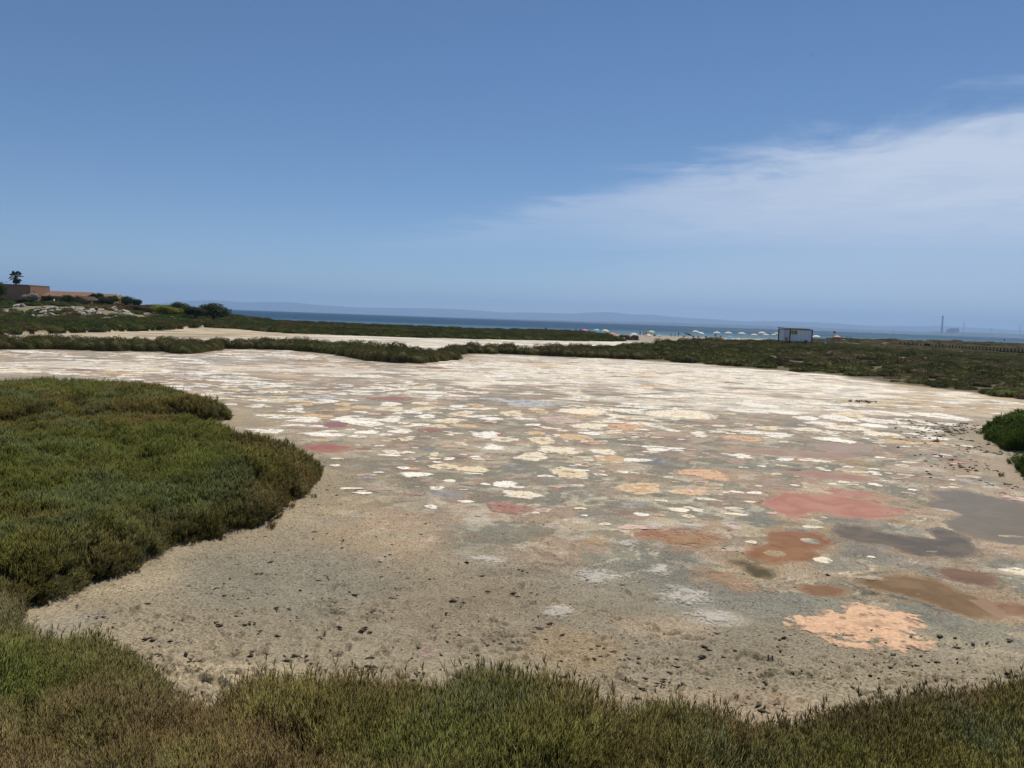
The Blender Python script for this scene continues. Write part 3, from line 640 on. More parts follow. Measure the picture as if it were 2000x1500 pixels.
def build_plates():
    RIM = dict(W=1, Y=.65, C=.8, O=.4, P=.3, K=.08, R=.15, T=.0, B=.6)
    r = np.random.default_rng(5); items = []
    for ln in HAND.replace('\n', '|').split('|'):
        q = ln.split(); cx, cy, a, b = ell(*[float(v) for v in q[:4]])
        items.append((cx, cy, a*1.08, b*1.08, q[4], len(q) > 5, True))
    placed = [(i[0], i[1], max(i[2], i[3])) for i in items]
    # the rest of the plates, strewn over the middle and far bed
    tries = 0
    PX = r.uniform(-50, 46, 30000); PY = 22+66*r.random(30000)**.85
    Z = zones(PX, PY)
    den = smooth(20, 33, PY)*smooth(.8, 3.0, Z['veg'])*(.06+.50*smooth(.40, .60, fbm(PX, PY, .16, 3, 131)))
    den = den*np.where(Z['band'] > 0, 1, 0)*np.where(PY < np.interp(PX, BAND[:len(BAND_FRONT), 0], BAND[:len(BAND_FRONT), 1])-1.5, 1, 0)
    # the far right is a plain of pale sand with few plates
    den = den*(1-.75*smooth(12, 20, PX-.15*(60-PY)))
    grid = {}
    def near(x, y, rr):
        gx, gy = int(x//2), int(y//2)
        for i in range(gx-1, gx+2):
            for j in range(gy-1, gy+2):
                for (a, b_, c) in grid.get((i, j), ()):
                    if ((a-x))**2+((b_-y))**2 < (.86*(c+rr))**2: return True
        return False
    for p in placed: grid.setdefault((int(p[0]//2), int(p[1]//2)), []).append(p)
    cnt = 0
    for x, y, d in zip(PX, PY, den):
        if r.random() > d: continue
        rr = r.choice([.22, .32, .45, .6, .8, 1.05], p=[.30, .28, .20, .13, .06, .03])*(1+.25*smooth(40, 70, y))
        if near(x, y, rr): continue
        grid.setdefault((int(x//2), int(y//2)), []).append((x, y, rr))
        ty = r.choice(list('WCYOPRKBT'), p=[.50, .19, .10, .07, .05, .03, .02, .02, .02])
        items.append((x, y, rr*r.uniform(1, 1.5), rr*r.uniform(.7, 1.05), ty, False, False))
        for _ in range(int(r.choice([0, 1, 3, 6], p=[.35, .25, .25, .15]))):     # neighbours grown into it
            q = rr*r.uniform(.25, .8); an = r.uniform(0, 6.28); items.append((x+math.cos(an)*(rr+q)*1.0, y+math.sin(an)*(rr+q)*.75, q*r.uniform(1, 1.6), q*r.uniform(.6, 1.0), ty if r.random() < .7 else 'W', False, False))
    # flecks of salt, cream and pink crust between the pools
    for _ in range(950):
        x = r.uniform(-5, 15); y = 11.5+22*r.random()**.9
        if y+.45*min(max(x, -4), 9) < 14.6 or r.random() > .25+.75*float(fbm(np.array([x]), np.array([y]), .5, 3, 301)[0] > .5): continue
        rr = r.uniform(.05, .18)*(1+.8*(r.random() < .2)); ty = r.choice(list('WCPYKT'), p=[.34, .2, .18, .08, .08, .12])
        zz_ = zones(np.array([x]), np.array([y]))['veg'][0]
        if zz_ < .8 or any(float(sdist(np.array([x]), np.array([y]), POOLW[k])[0]) < .15 for k in POOLW): continue
        items.append((x, y, rr*r.uniform(1, 1.7), rr*r.uniform(.7, 1.3), ty, r.random() < .5, False))
    # largest in the picture first
    def size(i): return (i[2]*1500/i[1])*(i[3]*6000/i[1]**2)+(1e6 if i[6] else 0)
    items.sort(key=size, reverse=True)
    for j, (x, y, a, b, ty, thin, hand) in enumerate(items[:300]):
        k = int(r.integers(14)); o = link('salt_plate', (PT if thin else PM)[k], GROUND, (x, y, .010+.0005*(j % 5)), r.uniform(-.25, .25))
        o.scale = (a, b, 1); c = np.array(TYPE[ty])*r.uniform(.88, 1.04)*(.82 if thin else 1)
        o.color = (*c, RIM[ty])
    V, F_, rad, C = [], [], [], []; base = 0
    for (x, y, a, b, ty, thin, hand) in items[300:]:
        v, f, q = PLATE_V[int(r.integers(14))]; an = r.uniform(-.2, .2)
        w = v*np.array((a, b, 1)); w = np.stack([w[:, 0]*math.cos(an)-w[:, 1]*math.sin(an)+x, w[:, 0]*math.sin(an)+w[:, 1]*math.cos(an)+y, w[:, 2]+.010+r.uniform(0, .004)], 1)
        V.append(w); F_.append(f+base); base += len(v); rad.append(q); C.append(np.repeat(np.append(np.array(TYPE[ty])*r.uniform(.85, 1.1), RIM[ty])[None], len(v), 0))
    me = mesh_np('far_salt_plates', np.concatenate(V), np.concatenate(F_), M_PLATES, True)
    a_ = me.attributes.new('rad', 'FLOAT', 'POINT'); a_.data.foreach_set('value', np.concatenate(rad).astype(np.float32)); vcol(me, 'col', np.concatenate(C))
    o = link('far_salt_plates', me, GROUND); o['kind'] = 'stuff'; o['label'] = 'countless small white salt plates further out'
    print('plates', len(items))
build_plates()

def build_crumbs():                        # clods and scraps of dried weed lying on the mud
    r = np.random.default_rng(23); V, F_ = [], []; base = 0
    octa = np.array([(1,0,0),(0,1,0),(-1,0,0),(0,-1,0),(0,0,1),(0,0,-1)], float)
    of = np.array([(0,1,4),(1,2,4),(2,3,4),(3,0,4),(1,0,5),(2,1,5),(3,2,5),(0,3,5)])
    n = 60000; x = r.uniform(-14, 24, n); y = r.uniform(6, 36, n); z = zones(x, y)
    d = np.maximum(smooth(17, 11, y+.3*np.clip(x-1, 0, 9))*.55, smooth(4, .3, np.minimum(z['a'], z['r1']))*.5)
    d = np.maximum(d, smooth(3.2, .4, np.minimum(z['r1'], z['r2']))*.55)
    d = d*smooth(.42, .62, fbm(x, y, .7, 4, 141))*(z['veg'] > .02)+.012*(z['veg'] > .3)
    keep = r.random(n) < d
    x, y = x[keep], y[keep]; zr = np.minimum(z['r1'], z['r2'])[keep]; hz = H(x, y, None, True)
    for i in range(len(x)):
        big = zr[i] < 3.5
        s = r.uniform(.03, .09) if big and r.random() < .6 else r.uniform(.006, .018)*(r.uniform(1.5, 2.6) if r.random() < .05 else 1)
        v = octa*(s*r.uniform(.8, 2.2), s*r.uniform(.4, 1.0), s*r.uniform(.2, .5))+r.normal(0, s*.18, (6, 3))
        an = r.uniform(0, 6.28); c, q = math.cos(an), math.sin(an)
        V.append(np.stack([v[:, 0]*c-v[:, 1]*q+x[i], v[:, 0]*q+v[:, 1]*c+y[i], v[:, 2]+hz[i]+s*.15], 1)); F_.append(of+base); base += 6
    k = 0
    while k < 260:
        px_, py_ = r.uniform(150, 1990), 1060+330*r.random()**.6
        if px_ > 1150 and py_ < 1235: continue
        q = pix(px_, py_); 
        if zones(q[:1], q[1:2])['veg'][0] < .05: continue
        for _ in range(int(r.integers(1, 5))):
            s = r.uniform(.010, .034); x0, y0 = q[0]+r.normal(0, .06), q[1]+r.normal(0, .06); z0 = H(np.array([x0]), np.array([y0]), None, False)[0]
            v = octa*(s*r.uniform(.9, 2.2), s*r.uniform(.4, .9), s*r.uniform(.3, .75))+r.normal(0, s*.22, (6, 3)); an = r.normal(0, .5); c, w_ = math.cos(an), math.sin(an)
            V.append(np.stack([v[:, 0]*c-v[:, 1]*w_+x0, v[:, 0]*w_+v[:, 1]*c+y0, v[:, 2]+z0+s*.2], 1)); F_.append(of+base); base += 6
        k += 1
    me = mesh_np('mud_crumbs', np.concatenate(V), np.concatenate(F_), plain('dried_weed', (.11, .09, .065), .9, .4, 20, .1))
    tag(link('mud_crumbs', me), 'dark crumbs of dried weed and mud strewn on the bed', kind='stuff')
build_crumbs()

# ------------------------------------------------------------------ glasswort: tufts, mats and bushes
def prism(V, F_, A, pts, rad, vary):
    b = len(V); n = len(pts)
    for i, (p, r) in enumerate(zip(pts, rad)):
        d = (pts[min(i+1, n-1)]-pts[max(i-1, 0)]).normalized(); a = d.orthogonal().normalized(); c = d.cross(a)
        if i == n-1: V.append(p); A.append(vary); continue
        for k in range(3):
            t = 2.0944*k; V.append(p+a*(r*math.cos(t))+c*(r*math.sin(t))); A.append(vary)
    for i in range(n-2):
        for k in range(3):
            k2 = (k+1) % 3; a0, a1 = b+i*3+k, b+i*3+k2; F_.append((a0, a1, a1+3)); F_.append((a0, a1+3, a0+3))
    e = b+(n-2)*3
    for k in range(3): F_.append((e+k, e+(k+1) % 3, b+(n-1)*3))
def tuft(seed, n, Rr, l0, l1, w, nb, bl=.09):
    r = random.Random(seed); V, F_, A = [], [], []
    for _ in range(n):
        q = Rr*math.sqrt(r.random()); t = r.uniform(0, 6.283); p = Vector((q*math.cos(t), q*math.sin(t), -.08))
        ln = r.uniform(l0, l1); lean = r.uniform(.03, .26); t2 = t+r.uniform(-.9, .9)
        d = Vector((math.cos(t2)*lean, math.sin(t2)*lean, 1)).normalized(); vary = r.random()
        mid = p+d*(ln*.55); d2 = (d+Vector((r.uniform(-.15, .15), r.uniform(-.15, .15), .25))).normalized()
        tip = mid+d2*(ln*.45); prism(V, F_, A, [p, mid, tip], [w, w*.85, 0], vary)
        for _ in range(nb):
            f = r.uniform(.35, .95); s = p+(tip-p)*f; t3 = r.uniform(0, 6.283)
            e = (d2+Vector((math.cos(t3), math.sin(t3), .1))*r.uniform(.35, .8)).normalized()*r.uniform(bl*.5, bl*1.2)
            m2 = s+e*.5; e2 = s+e+Vector((0, 0, .25*e.length)); prism(V, F_, A, [s, m2, e2], [w*.7, w*.75, 0], min(1, vary*.7+.3*r.random()))
    me = mesh_np('tuft', [tuple(v) for v in V], F_, M_STEM)
    a = me.attributes.new('vary', 'FLOAT', 'POINT'); a.data.foreach_set('value', np.array(A, np.float32))
    return me
def cushion(seed, nblade, mat, size=.085, lob=.22):
    """a rounded bush of radius 1 and height 1: a shell of many short upright shoots over a dark core"""
    r = np.random.default_rng(seed); lo = r.uniform(0, 6.28, 6)
    def rad(th, ph): return 1+lob*(.5*np.sin(2*th+lo[0])+.35*np.sin(3*th+lo[1]+2*ph)+.4*np.sin(5*th+lo[2])*np.sin(3*ph+lo[3])+.25*np.sin(9*th+lo[4]+5*ph))*.8
    V, F_, A = [], [], []
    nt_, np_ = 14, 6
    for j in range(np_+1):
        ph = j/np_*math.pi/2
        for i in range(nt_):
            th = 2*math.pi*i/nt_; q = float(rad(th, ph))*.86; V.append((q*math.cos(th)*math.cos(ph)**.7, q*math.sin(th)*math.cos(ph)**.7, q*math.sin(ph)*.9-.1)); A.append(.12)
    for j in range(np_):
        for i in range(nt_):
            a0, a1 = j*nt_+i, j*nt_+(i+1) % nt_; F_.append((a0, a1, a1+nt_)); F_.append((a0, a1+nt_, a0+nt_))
    th = r.uniform(0, 6.283, nblade); ph = np.arcsin(r.random(nblade)**.85)*.98
    q = rad(th, ph)*r.uniform(.84, 1.03, nblade)
    P = np.stack([q*np.cos(th)*np.cos(ph)**.7, q*np.sin(th)*np.cos(ph)**.7, q*np.sin(ph)], 1)
    N_ = np.stack([np.cos(th)*np.cos(ph), np.sin(th)*np.cos(ph), np.sin(ph)+.45], 1)+r.normal(0, .33, (nblade, 3)); N_ /= np.linalg.norm(N_, axis=1)[:, None]
    T = np.cross(N_, r.normal(0, 1, (nblade, 3))); T /= np.linalg.norm(T, axis=1)[:, None]
    s = size*r.uniform(.6, 1.3, nblade)[:, None]; b0 = len(V)
    va = r.random(nblade)
    Q = np.stack([P-T*s*.30-N_*s*.7, P+T*s*.30-N_*s*.7, P+T*s*.22+N_*s*.5, P+N_*s*1.0, P-T*s*.22+N_*s*.5], 1)
    V = np.concatenate([np.array(V), Q.reshape(-1, 3)]); A = np.concatenate([A, np.repeat(va, 5)])
    k = b0+np.arange(nblade)*5
    F_ = np.concatenate([np.array(F_), np.stack([k, k+1, k+2], 1), np.stack([k, k+2, k+4], 1), np.stack([k+4, k+2, k+3], 1)])
    me = mesh_np('bush', V, F_, mat)
    a = me.attributes.new('vary', 'FLOAT', 'POINT'); a.data.foreach_set('value', np.asarray(A, np.float32)); return me
def source(name, meshes):                  # shapes for scattering; not linked to the scene
    c = bpy.data.collections.new(name)
    for i, me in enumerate(meshes): c.objects.link(bpy.data.objects.new('%s_%02d' % (name, i), me))
    return c
SRC_NEAR = source('tuft_fine', [tuft(s, 26, .13, .17, .42, .0038, 11, .065) for s in range(6)])
SRC_MID = source('tuft_mid', [tuft(50+s, 24, .16, .14, .28, .0068, 6, .085) for s in range(6)])
SRC_FAR = source('tuft_bush', [cushion(90+s, 1300, M_STEM, .075) for s in range(6)])
TREES = {}
def scatter_tree(src):
    if src.name in TREES: return TREES[src.name]
    ng = bpy.data.node_groups.new('scatter_'+src.name, 'GeometryNodeTree'); TREES[src.name] = ng
    ng.interface.new_socket('Geometry', in_out='INPUT', socket_type='NodeSocketGeometry'); ng.interface.new_socket('Geometry', in_out='OUTPUT', socket_type='NodeSocketGeometry')
    N = ng.nodes.new; L = ng.links.new
    gi = N('NodeGroupInput'); go = N('NodeGroupOutput'); ip = N('GeometryNodeInstanceOnPoints'); ci = N('GeometryNodeCollectionInfo')
    ci.inputs['Collection'].default_value = src; ci.inputs['Separate Children'].default_value = True; ci.inputs['Reset Children'].default_value = True
    def na(n, t): a = N('GeometryNodeInputNamedAttribute'); a.data_type = t; a.inputs['Name'].default_value = n; return a.outputs['Attribute']
    er = N('FunctionNodeEulerToRotation'); L(na('rot', 'FLOAT_VECTOR'), er.inputs[0])
    L(gi.outputs[0], ip.inputs['Points']); L(ci.outputs[0], ip.inputs['Instance']); ip.inputs['Pick Instance'].default_value = True
    L(na('idx', 'INT'), ip.inputs['Instance Index']); L(er.outputs[0], ip.inputs['Rotation']); L(na('scl', 'FLOAT_VECTOR'), ip.inputs['Scale'])
    L(ip.outputs[0], go.inputs[0]); return ng
def scatter(name, src, P, rot, scl, tint, r, parent=None):
    me = bpy.data.meshes.new(name); n = len(P); me.vertices.add(n); me.vertices.foreach_set('co', np.asarray(P, np.float32).ravel())
    a = me.attributes.new('rot', 'FLOAT_VECTOR', 'POINT'); a.data.foreach_set('vector', np.asarray(rot, np.float32).ravel())
    a = me.attributes.new('scl', 'FLOAT_VECTOR', 'POINT'); a.data.foreach_set('vector', np.asarray(scl, np.float32).ravel())
    a = me.attributes.new('idx', 'INT', 'POINT'); a.data.foreach_set('value', r.integers(0, len(src.objects), n).astype(np.int32))
    vcol(me, 'tint', np.asarray(tint))
    o = link(name, me, parent); md = o.modifiers.new('scatter', 'NODES'); md.node_group = scatter_tree(src); return o
def worley(x, y, sp, seed):
    gx = np.floor(x/sp); gy = np.floor(y/sp); best = np.full(x.shape, 9.)
    for i in (-1, 0, 1):
        for j in (-1, 0, 1):
            cx = gx+i; cy = gy+j; xi = (cx.astype(int)+seed*7) & 255; yi = (cy.astype(int)+seed*13) & 255
            px = (cx+_T[xi, yi])*sp; py = (cy+_T[yi, xi])*sp; best = np.minimum(best, np.hypot(x-px, y-py)/sp)
    return best
GREEN = np.array((.118, .130, .028)); OLIVE = np.array((.150, .132, .034)); GREY = np.array((.120, .142, .060)); RUST = np.array((.165, .105, .046)); BROWN = np.array((.125, .092, .036))
def tint_at(x, y, edge, r, brown=.5, seed=0):
    a = fbm(x, y, .55, 4, 151+seed); b = fbm(x, y, 1.1, 3, 157+seed); c = fbm(x, y, .3, 3, 163+seed)
    C = GREEN+(OLIVE-GREEN)*smooth(.4, .62, c)[:, None]
    C = C+(GREY-C)*(smooth(.52, .68, b)*.7)[:, None]
    C = C+(RUST-C)*(smooth(.60-.16*brown, .78-.16*brown, a)*(.35+.5*brown))[:, None]
    C = C+(BROWN-C)*(smooth(1.2, .1, edge)*(.35+.4*brown))[:, None]
    cell = fbm(np.floor(x/.6+1.5*a)*3.7, np.floor(y/.6+1.5*b)*5.1, 1.0, 1, 167+seed)      # each plant its own shade
    C = C*(.72+.56*cell)[:, None]; C = C+(RUST*.8-C)*(smooth(.80, .92, cell)*.6*(.3+brown))[:, None]
    return C*r.uniform(.75, 1.25, (len(x), 1))
def mat_height(x, y, sd, hm, seed):
    w = worley(x, y, 1.25, seed); w2 = worley(x, y, .5, seed+3)
    c = .30+.62*np.sqrt(np.clip(1-(w/.85)**2, 0, 1))+.24*(1-np.clip(w2/.8, 0, 1))
    e = np.sqrt(np.clip(-(sd+.10*(fbm(x, y, 2.2, 3, seed)-.5))/.85, 0, 1))
    return hm*c*e*(.55+1.0*fbm(x, y, .45, 3, seed+9))
def mat(name, poly, hm, seed, src, dens, label, res=.07, brown=.5, kind='stuff', cat=None, smin=.85, smax=1.25, clipy=None, tint=None, gaps=False, bright=1.0):
    rag = .30 if src is SRC_NEAR else .22
    def sdp(a, b): return sdist(a, b, poly)+rag*(fbm(a, b, 1.4, 4, seed+31)-.5)
    r = np.random.default_rng(seed); lo = poly.min(0); hi = poly.max(0)
    if clipy: lo[1] = max(lo[1], clipy)
    n = int((hi-lo).prod()*dens); x = r.uniform(lo[0], hi[0], n); y = r.uniform(lo[1], hi[1], n); sd = sdp(x, y)
    n_ = int((hi-lo).prod()*dens*1.8); xe = r.uniform(lo[0], hi[0], n_); ye = r.uniform(lo[1], hi[1], n_); se = sdp(xe, ye); k = (se < -.02) & (se > -.34)
    x, y, sd = np.concatenate([x, xe[k]]), np.concatenate([y, ye[k]]), np.concatenate([sd, se[k]])
    k = (sd < -.02) & (fbm(x, y, 2.6, 3, seed+41) > (.36 if gaps else .35)); x, y, sd = x[k], y[k], sd[k]
    hz = H(x, y); e = .06
    def mh(a, b): return mat_height(a, b, sdp(a, b), hm, seed)
    m0 = mh(x, y); gx = (mh(x+e, y)-m0)/e; gy = (mh(x, y+e)-m0)/e
    gl = np.clip(np.hypot(gx, gy), .001, None); k_ = np.minimum(gl, 2.2)/gl*.62
    tx, ty = np.arctan(-gx*k_), np.arctan(-gy*k_)              # lean of each tuft with the mound's flank
    rot = np.stack([-ty+r.normal(0, .10, len(x)), tx+r.normal(0, .10, len(x)), np.zeros(len(x))], 1)
    s = r.uniform(smin, smax, len(x))*(.72+.28*smooth(0, .5, -sd))*((.45+1.1*fbm(x, y, 1.3, 4, seed+77)) if gaps else (.70+.6*fbm(x, y, 1.4, 3, seed+77)))
    T = tint_at(x, y, -sd, r, brown, seed) if tint is None else tint(x, y, sd, r)
    T = T*bright*(np.array((1., 1., 1.28)) if gaps else 1.0)
    # stragglers and seedlings along the edge
    n2_ = int((hi-lo).prod()*14); x2 = r.uniform(lo[0]-.8, hi[0]+.8, n2_); y2 = r.uniform(lo[1]-.8, hi[1]+.8, n2_); sd_2 = sdp(x2, y2)
    k2 = (sd_2 > 0) & (sd_2 < .9) & (r.random(n2_) < np.exp(-sd_2/.16)*smooth(.42, .6, fbm(x2, y2, 1.3, 3, seed+60))); x2, y2 = x2[k2], y2[k2]
    z2 = zones(x2, y2); k3 = z2['veg'] > -.02; x2, y2 = x2[k3], y2[k3]; m2 = len(x2); s2 = r.uniform(.25, .6, m2)
    P_ = np.concatenate([np.stack([x, y, hz+m0-.03], 1), np.stack([x2, y2, H(x2, y2)+.01], 1)])
    rot = np.concatenate([rot, r.normal(0, .15, (m2, 3))]); T2 = (BROWN if tint is None else T.mean(0))*r.uniform(.7, 1.3, (m2, 1)); T = np.concatenate([T, T2])
    sc_ = np.concatenate([np.stack([s, s, s*r.uniform(.85, 1.2, len(x))], 1), np.stack([s2, s2, s2], 1)])
    o = scatter(name, src, P_, rot, sc_, T, r)
    # mound of old wood and litter under the shoots
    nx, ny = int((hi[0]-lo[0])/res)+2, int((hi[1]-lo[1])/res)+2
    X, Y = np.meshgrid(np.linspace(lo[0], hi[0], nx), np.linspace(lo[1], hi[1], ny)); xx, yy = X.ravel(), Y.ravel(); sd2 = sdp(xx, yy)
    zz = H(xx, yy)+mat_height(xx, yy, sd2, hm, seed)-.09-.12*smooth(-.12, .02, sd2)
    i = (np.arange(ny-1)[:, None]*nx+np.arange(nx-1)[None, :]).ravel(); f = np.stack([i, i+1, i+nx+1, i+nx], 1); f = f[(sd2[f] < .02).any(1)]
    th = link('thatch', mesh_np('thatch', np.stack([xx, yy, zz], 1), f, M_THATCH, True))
    if kind == 'stuff': th.parent = o; tag(o, label, cat, None, kind)
    else: th.name = name; o.name = 'foliage'; o.parent = th; o['kind'] = 'stuff'; tag(th, label, cat)
    return o
mat('glasswort_mat', FRONT, .24, 3, SRC_NEAR, 120, 'green and rusty glasswort along the bottom edge, nearest the viewer', res=.07, brown=.55, clipy=3.6, gaps=True, bright=1.5)
mat('glasswort_mat', MATA, .50, 5, SRC_MID, 60, 'broad dark green glasswort mat filling the left side', res=.10, brown=.35)
mat('glasswort_mat', MATB, .40, 8, SRC_MID, 34, 'dark glasswort clump behind the broad mat at left', res=.15, brown=.45, smin=1.1, smax=1.6)
def gtint(x, y, sd, r): return np.array((.075, .110, .020))*r.uniform(.75, 1.25, (len(x), 1))
mat('glasswort_bush', RB1, .55, 12, SRC_MID, 30, 'smooth bright green bush at the right edge of the salt flat', res=.15, kind=None, cat='bush', smin=1.0, smax=1.5, tint=gtint)
mat('glasswort_bush', RB2, .50, 14, SRC_MID, 30, 'small green bush at the right edge, in front of the larger bush', res=.15, kind=None, cat='bush', smin=1.0, smax=1.5, tint=gtint)

def field(name, x, y, sc, hs, brown, label, r, tint=None, seed=0):
    hz = H(x, y); n = len(x)
    T = tint_at(x, y, np.full(n, 3.), r, brown, seed) if tint is None else tint
    rot = np.stack([np.zeros(n), np.zeros(n), r.uniform(0, 6.28, n)], 1)
    o = scatter(name, SRC_FAR, np.stack([x, y, hz-.06], 1), rot, np.stack([sc*r.uniform(.9, 1.2, n), sc*r.uniform(.9, 1.2, n), hs], 1), T, r)
    tag(o, label, None, None, 'stuff'); print(name, n); return o
def build_fields():
    r = np.random.default_rng(31)
    n = 24000; x = r.uniform(5, 215, n); y = 48+260*r.random(n); z = sdist(x, y, FIELD)
    k = (z < -.5) & (y < shore_y(x)-16) & (np.abs(x) < .78*y+6) & (r.random(n) < np.clip(130/y, .45, 1))
    x, y, z = x[k], y[k], z[k]
    s = np.where(r.random(len(x)) < .12, r.uniform(1.1, 1.8, len(x)), r.uniform(.45, 1.05, len(x)))*(.8+.4*smooth(60, 200, y))
    s = np.where((x > 52) & (y < 240), np.minimum(s, .72), s)
    a = fbm(x, y, .09, 4, 171); c = fbm(x, y, .35, 3, 175)
    T = np.array((.125, .122, .042))+(np.array((.185, .152, .08))-np.array((.125, .122, .042)))*smooth(.45, .62, a)[:, None]
    T = T+(np.array((.085, .105, .024))-T)*(smooth(.5, .66, c)*.8)[:, None]
    T = T+(np.array((.125, .125, .04))-T)*(smooth(.52, .64, fbm(x, y, .045, 3, 177))*.7)[:, None]
    T = T+(np.array((.20, .175, .10))-T)*(smooth(80, 100, x)*smooth(160, 185, y)*.75)[:, None]
    T = T*r.uniform(.6, 1.4, (len(x), 1))
    field('scrub_field', x, y, s, s*r.uniform(.38, .75, len(x))*(1-.35*smooth(60, 95, x)), .6, 'low dark scrub covering the rising ground at right', r, T)
    n = 9000; x = r.uniform(-88, 24, n); y = pan2_y(x)+r.uniform(.8, 82, n)
    k = (y < shore_y(x)-9) & (r.random(n) < .85)
    x, y = x[k], y[k]; d = y-pan2_y(x); s = r.uniform(.6, 1.4, len(x))
    T = np.array((.105, .122, .034))+(np.array((.175, .145, .06))-np.array((.105, .122, .034)))*(smooth(.45, .65, fbm(x, y, .1, 4, 181))*smooth(4, 14, d))[:, None]
    T = T*r.uniform(.7, 1.3, (len(x), 1))
    field('shore_scrub', x, y, s, s*r.uniform(.4, .8, len(x)), .5, 'belt of low green scrub between the far pan and the sea', r, T)
    n = 5000; x = r.uniform(-150, -38, n); y = r.uniform(108, 215, n); hz = H(x, y)
    k = (y > pan2_y(x)+.8) & (y > 110+.0*x) & ((x < -60) | (y < 190)) & (r.random(n) < np.where((x < -62) & (y > 142) & (y < 172), .3, .8))
    x, y = x[k], y[k]; s = r.uniform(.7, 1.7, len(x))
    T = np.array((.098, .128, .038))+(np.array((.17, .10, .05))-np.array((.082, .105, .032)))*(smooth(.52, .68, fbm(x, y, .12, 3, 185))*smooth(125, 140, y))[:, None]
    field('slope_scrub', x, y, s, s*r.uniform(.4, .7, len(x)), .5, 'mounded green scrub below the rocky slope at left', r, T*r.uniform(.75, 1.25, (len(x), 1)))
build_fields()

BUSH = [cushion(200+s, 3000, M_LEAF, .05, .26) for s in range(9)]
def bush(x, y, rad, h, col, label, group, r, name='saltbush'):
    me = BUSH[int(r.integers(9))]; o = link(name, me, None, (x, y, Hs(x, y)-.05), r.uniform(0, 6.28)); o.scale = (rad*r.uniform(.95, 1.2), rad*r.uniform(.9, 1.1), h); o.color = (*col, 1)
    return tag(o, label, 'bush', group)
def build_bushes():
    r = np.random.default_rng(41); n = len(BAND_FRONT)
    P = BAND[:n]; seg = np.linalg.norm(np.diff(P, axis=0), axis=1); s = np.concatenate([[0], np.cumsum(seg)])
    Bk = BAND[n:][::-1]
    def colr(): return np.array((.142, .120, .050))*r.uniform(.8, 1.25)+np.array((-.010, .012, -.002))*r.uniform(0, 1.3)
    t = 0
    while t < s[-1]:
        x = np.interp(t, s, P[:, 0]); y = np.interp(t, s, P[:, 1])
        rad = r.uniform(.75, 1.35)
        isl = -17.5 < x < -7
        if x > -60: bush(x, y+rad*.8, rad, r.uniform(.65, 1.0)*(.85+.2*rad), colr(), 'dark bush in the clump that juts out from the row into the pan' if isl else ('dark low bush in the front of the row, left of the jutting clump' if x < -12 else 'dark low bush in the front of the row, right of the jutting clump'), 'bushes in the row across the salt flat', r)
        t += rad*r.uniform(1.15, 1.6)
    x = -58.
    while x < Bk[:, 0].max():
        yb = np.interp(x, Bk[:, 0], Bk[:, 1]); yf = np.interp(x, P[:, 0], P[:, 1])
        d = yb-yf; k = min(2, max(1, int(d/2.6)))
        for j in range(k):
            rad = r.uniform(.8, 1.35)
            yy = yf+2.3+(d-2.3)*(j+r.uniform(.2, .8))/k
            if yy-yf > 1.6 and r.random() < .9: bush(x+r.uniform(-.4, .4), yy, rad, r.uniform(.7, 1.05), colr(), 'dark low bush in the back of the row across the salt flat', 'bushes at the back of the row across the salt flat', r)
        x += r.uniform(1.5, 2.2)
    # a scrap of reddish glasswort out on the white salt
    o = None
    V, F_, A = [], [], []; base = 0; c = pix(1682, 786)
    for k in range(15):
        me = SRC_MID.objects[k % 6].data; v = np.empty(len(me.vertices)*3); me.vertices.foreach_get('co', v); v = v.reshape(-1, 3)
        f = np.empty(len(me.polygons)*3, int); me.polygons.foreach_get('vertices', f); q = r.uniform(.35, .65)
        V.append(v*q+(r.normal(0, .5), r.normal(0, .25), .02)); F_.append(f.reshape(-1, 3)+base); base += len(v)
    me = mesh_np('red_glasswort', np.concatenate(V), np.concatenate(F_), M_LEAF); a = me.attributes.new('vary', 'FLOAT', 'POINT'); a.data.foreach_set('value', r.random(base).astype(np.float32))
    o = link('red_glasswort', me, None, (c[0], c[1], .01)); o.color = (.26, .13, .11, 1); tag(o, 'sparse reddish plant growing alone on the white salt sheet', 'plant')
    # little bushes on the beach bank
    for (px, py, w) in [(1198,664,1.6),(1219,660,1.5),(1234,664,1.5),(1240,661,1.0)]:
        d = pix(px, py, .3); bush(d[0], d[1], w, .8, (.06, .06, .035), 'low dark bush standing alone on the shingle behind the beach', 'lone bushes on the shingle', r)
build_bushes()

# ------------------------------------------------------------------ the house on the rise, trees, rocks
M_PLASTER = plain('terracotta_plaster', (.36, .20, .13), .85, .12, .8)
M_YELLOW = plain('yellow_plaster', (.62, .44, .20), .85, .1, 1)
M_TILE = plain('roof_tile', (.24, .15, .10), .85, .25, 4)
M_DARK = plain('dark_opening', (.02, .018, .017), .6, .1, 2)
M_WHITE = plain('white_paint', (.74, .74, .72), .5, .06, 2)
M_WOOD = plain('weathered_wood', (.06, .045, .035), .85, .3, 6)
M_GREYM = plain('grey_metal', (.30, .31, .32), .5, .1, 3)
M_BRICK = plain('brick_red', (.34, .14, .08), .85, .2, 5)
M_OBJ = plain('coloured_cloth', (1, 1, 1), .8, .08, 4, .2, True)
def gz(x, y): return Hs(x, y)
def tile_roof(parent, name, a, b, c, d, mat, th=.18, rows=7):
    """a pitched roof plane a-b (ridge) d-c (eave) with rounded tile courses running down the slope"""
    a, b, c, d = map(Vector, (a, b, c, d)); n = max(6, int((b-a).length/.45)); mb = MB(); mb.slab([d, c, b, a], th)
    o = mb.build(name, mat, parent)
    t = MB(); nrm = (c-d).cross(a-d).normalized()
    for i in range(n):
        f = (i+.5)/n; p = a+(b-a)*f+nrm*.03; q = d+(c-d)*f+nrm*.03; t.tube([p, q], .13, 5)
    t.build('tile_course', mat, o); return o
